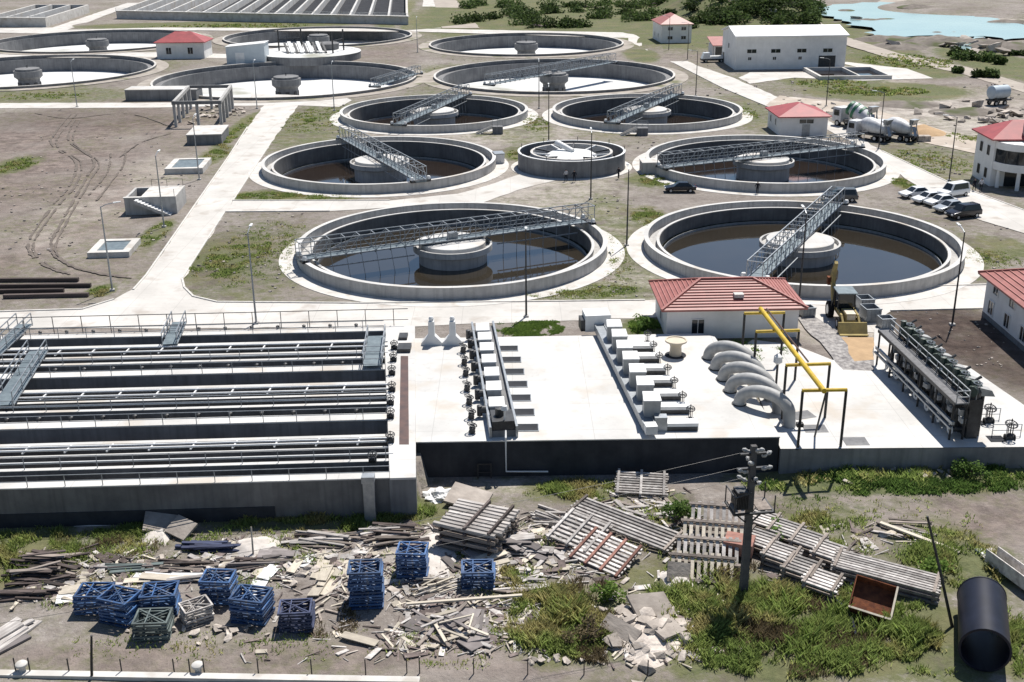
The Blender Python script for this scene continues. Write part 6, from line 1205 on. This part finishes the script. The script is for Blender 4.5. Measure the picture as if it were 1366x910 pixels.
grass('dry_grass', [(800, 860, 45, 24, f, 945, 0.54, 0.025), (1060, 850, 120, 50, f, 1215, 0.63, 0.025), (560, 800, 30, 14, f, 337, 0.36, 0.025), (440, 830, 40, 20, f, 270, 0.32, 0.025), (780, 800, 60, 26, f, 405, 0.54, 0.025), (980, 770, 40, 30, f, 405, 0.63, 0.025), (150, 725, 80, 24, f, 337, 0.36, 0.025)], 'dry', 7)
grass('lawn', [(706, 437, 46, 13, 0, 5000, .16, .09), (860, 436, 20, 12, 0, 900, .3, .1), (1000, 470, 55, 14, 0, 1200, .3, .1)], 'leafb', 9)
grass('rough_grass', [(300, 348, 44, 22, 0, 1190, 0.30, 0.060), (350, 335, 60, 40, 0, 1020, 0.26, 0.050), (875, 240, 32, 7, 0, 850, 0.30, 0.070), (865, 290, 22, 12, 0, 595, 0.26, 0.060), (360, 262, 46, 6, 0, 765, 0.26, 0.060), (430, 262, 50, 5, 0, 510, 0.21, 0.060), (1205, 245, 14, 7, 0, 425, 0.26, 0.060), (318, 175, 10, 18, 0, 595, 0.34, 0.080), (290, 205, 14, 10, 0, 340, 0.30, 0.080), (207, 312, 14, 16, 0, 510, 0.30, 0.065), (135, 389, 16, 7, 0, 442, 0.30, 0.050), (25, 220, 22, 10, 0, 374, 0.34, 0.090), (690, 206, 14, 6, 0, 442, 0.30, 0.080), (800, 388, 50, 8, 0, 374, 0.26, 0.050), (1220, 335, 50, 14, 0, 408, 0.21, 0.050), (415, 160, 40, 16, 0, 680, 0.30, 0.080), (1170, 122, 70, 6, 0, 1190, 0.51, 0.150), (1290, 185, 24, 8, 0, 340, 0.34, 0.080), (760, 392, 60, 8, 0, 442, 0.19, 0.050), (820, 350, 24, 40, 0, 442, 0.19, 0.050), (1210, 335, 60, 16, 0, 646, 0.19, 0.050), (1320, 345, 40, 14, 0, 442, 0.19, 0.050), (850, 150, 14, 12, 0, 272, 0.26, 0.080), (715, 165, 18, 12, 0, 340, 0.26, 0.080), (690, 100, 30, 12, 0, 442, 0.26, 0.100), (1240, 215, 50, 16, 0, 578, 0.26, 0.080), (990, 150, 20, 10, 0, 340, 0.26, 0.080), (60, 128, 60, 5, 0, 442, 0.30, 0.100), (300, 36, 110, 4, 0, 850, 0.51, 0.200), (1110, 112, 50, 6, 0, 510, 0.42, 0.125), (1210, 82, 60, 10, 0, 850, 0.51, 0.175), (1060, 36, 40, 6, 0, 510, 0.51, 0.200), (240, 395, 30, 5, 0, 102, 0.21, 0.050)], 'leaf', 11)
grass('sparse_grass', [(450, 684, 120, 14, f, 900, .5, .035), (330, 688, 60, 10, f, 300, .4, .035), (1180, 638, 190, 14, -1.7, 900, .5, .04), (1050, 840, 180, 56, f, 900, .95, .028), (745, 828, 70, 40, f, 350, .9, .03), (380, 745, 120, 40, f, 420, .32, .03), (250, 725, 160, 24, f, 500, .32, .035), (560, 740, 60, 40, f, 200, .35, .03), (120, 770, 90, 40, f, 320, .32, .03), (690, 760, 90, 60, f, 420, .4, .035), (620, 850, 110, 40, f, 300, .3, .03), (330, 860, 260, 24, f, 260, .22, .03), (1150, 700, 160, 40, f, 300, .28, .03), (860, 700, 60, 40, f, 260, .4, .035), (960, 850, 120, 40, f, 300, .3, .03)], 'leaf', 21)
def shrub(px, py, h, w_, m, label, z0=FZ, n=500, ls=.12, group=None):
    rnd = random.Random(px); p = G(px, py, z0); p.z = hz(p.x, p.y); t = T('shrub', label, 'shrub', p, 0, group); V, F = [], []
    cl = [(rnd.gauss(0, .33)*w_, rnd.gauss(0, .3)*w_, h*(.3+.55*rnd.random()), .25+.25*rnd.random()) for _ in range(9)]
    for i in range(n):
        cx, cy, cz, r = cl[i % 9]; d = Vector((rnd.gauss(0, 1), rnd.gauss(0, 1), rnd.gauss(0, 1))).normalized()*(r*w_*rnd.random()**.4); c = Vector((cx, cy, cz))+d
        if c.z < .03: c.z = .05+rnd.random()*.2
        u = Vector((rnd.gauss(0, 1), rnd.gauss(0, 1), rnd.gauss(0, .6))).normalized()*ls; v = u.cross(Vector((rnd.gauss(0, 1), rnd.gauss(0, 1), rnd.gauss(0, 1)))).normalized()*ls*.6
        i0 = len(V); V += [c-u, c-v, c+u, c+v]; F.append((i0, i0+1, i0+2, i0+3))
    me = bpy.data.meshes.new('foliage'); me.from_pydata(V, [], F); me.materials.append(M[m]); o = bpy.data.objects.new('foliage', me); col.objects.link(o); o.parent = t
    mb = MB(); [mb.tube([(0, 0, -.1), (c[0]*.6, c[1]*.6, c[2]*.7), (c[0], c[1], c[2])], [.05*w_, .035*w_, .012*w_], 5) for c in cl[:6]]; mb.out('stem', 'woodd', t)
    return t
shrub(903, 697, 1.7, 1.5, 'leafd', 'dark green shrub between the long beam rack and the pale pallets', n=900); shrub(1240, 768, 1.1, 1.3, 'leafb', 'bright yellow green shrub behind the black pipe section', n=600); shrub(810, 800, 1.0, 1.2, 'leafb', 'bright shrub in front of the reddish lattice rack', n=500); shrub(780, 855, 1.1, 1.4, 'dry', 'brown dry shrub left of the rubble heap', n=700, ls=.09); shrub(1290, 640, 1.2, 1.4, 'leafd', 'dense dark shrub under the right end of the retaining wall', n=700); shrub(1030, 720, 1.0, 1.1, 'leafd', 'small dark shrub at the top of the slatted racks', n=400); shrub(860, 440, 1.5, 1.1, 'leafd', 'dark shrub squeezed between the white slab and the pump house', 0, 500)
rnd = random.Random(5)
for i in range(128):                                                     # shrubs on the hill and at the pond
    if i < 74: px, py = rnd.uniform(925, 1085), rnd.uniform(2, 34)
    elif i < 120: px, py = rnd.uniform(610, 930), rnd.uniform(6, 38)
    else: px, py = rnd.uniform(1270, 1366), rnd.uniform(72, 104)
    nm = ('on the dark hill at the top right', 'in the green belt along the top edge', 'on the waste ground below the pond')[0 if i < 74 else 1 if i < 120 else 2]
    shrub(px, py, rnd.uniform(2, 4.5)*(1 if i < 74 else .35), rnd.uniform(4, 8)*(1 if i < 120 else .6), 'leafh', 'wild green shrub '+nm, 0, 360, .55, 'wild shrubs '+nm)
bpy.context.view_layer.update()
print('objects', len(bpy.data.objects))
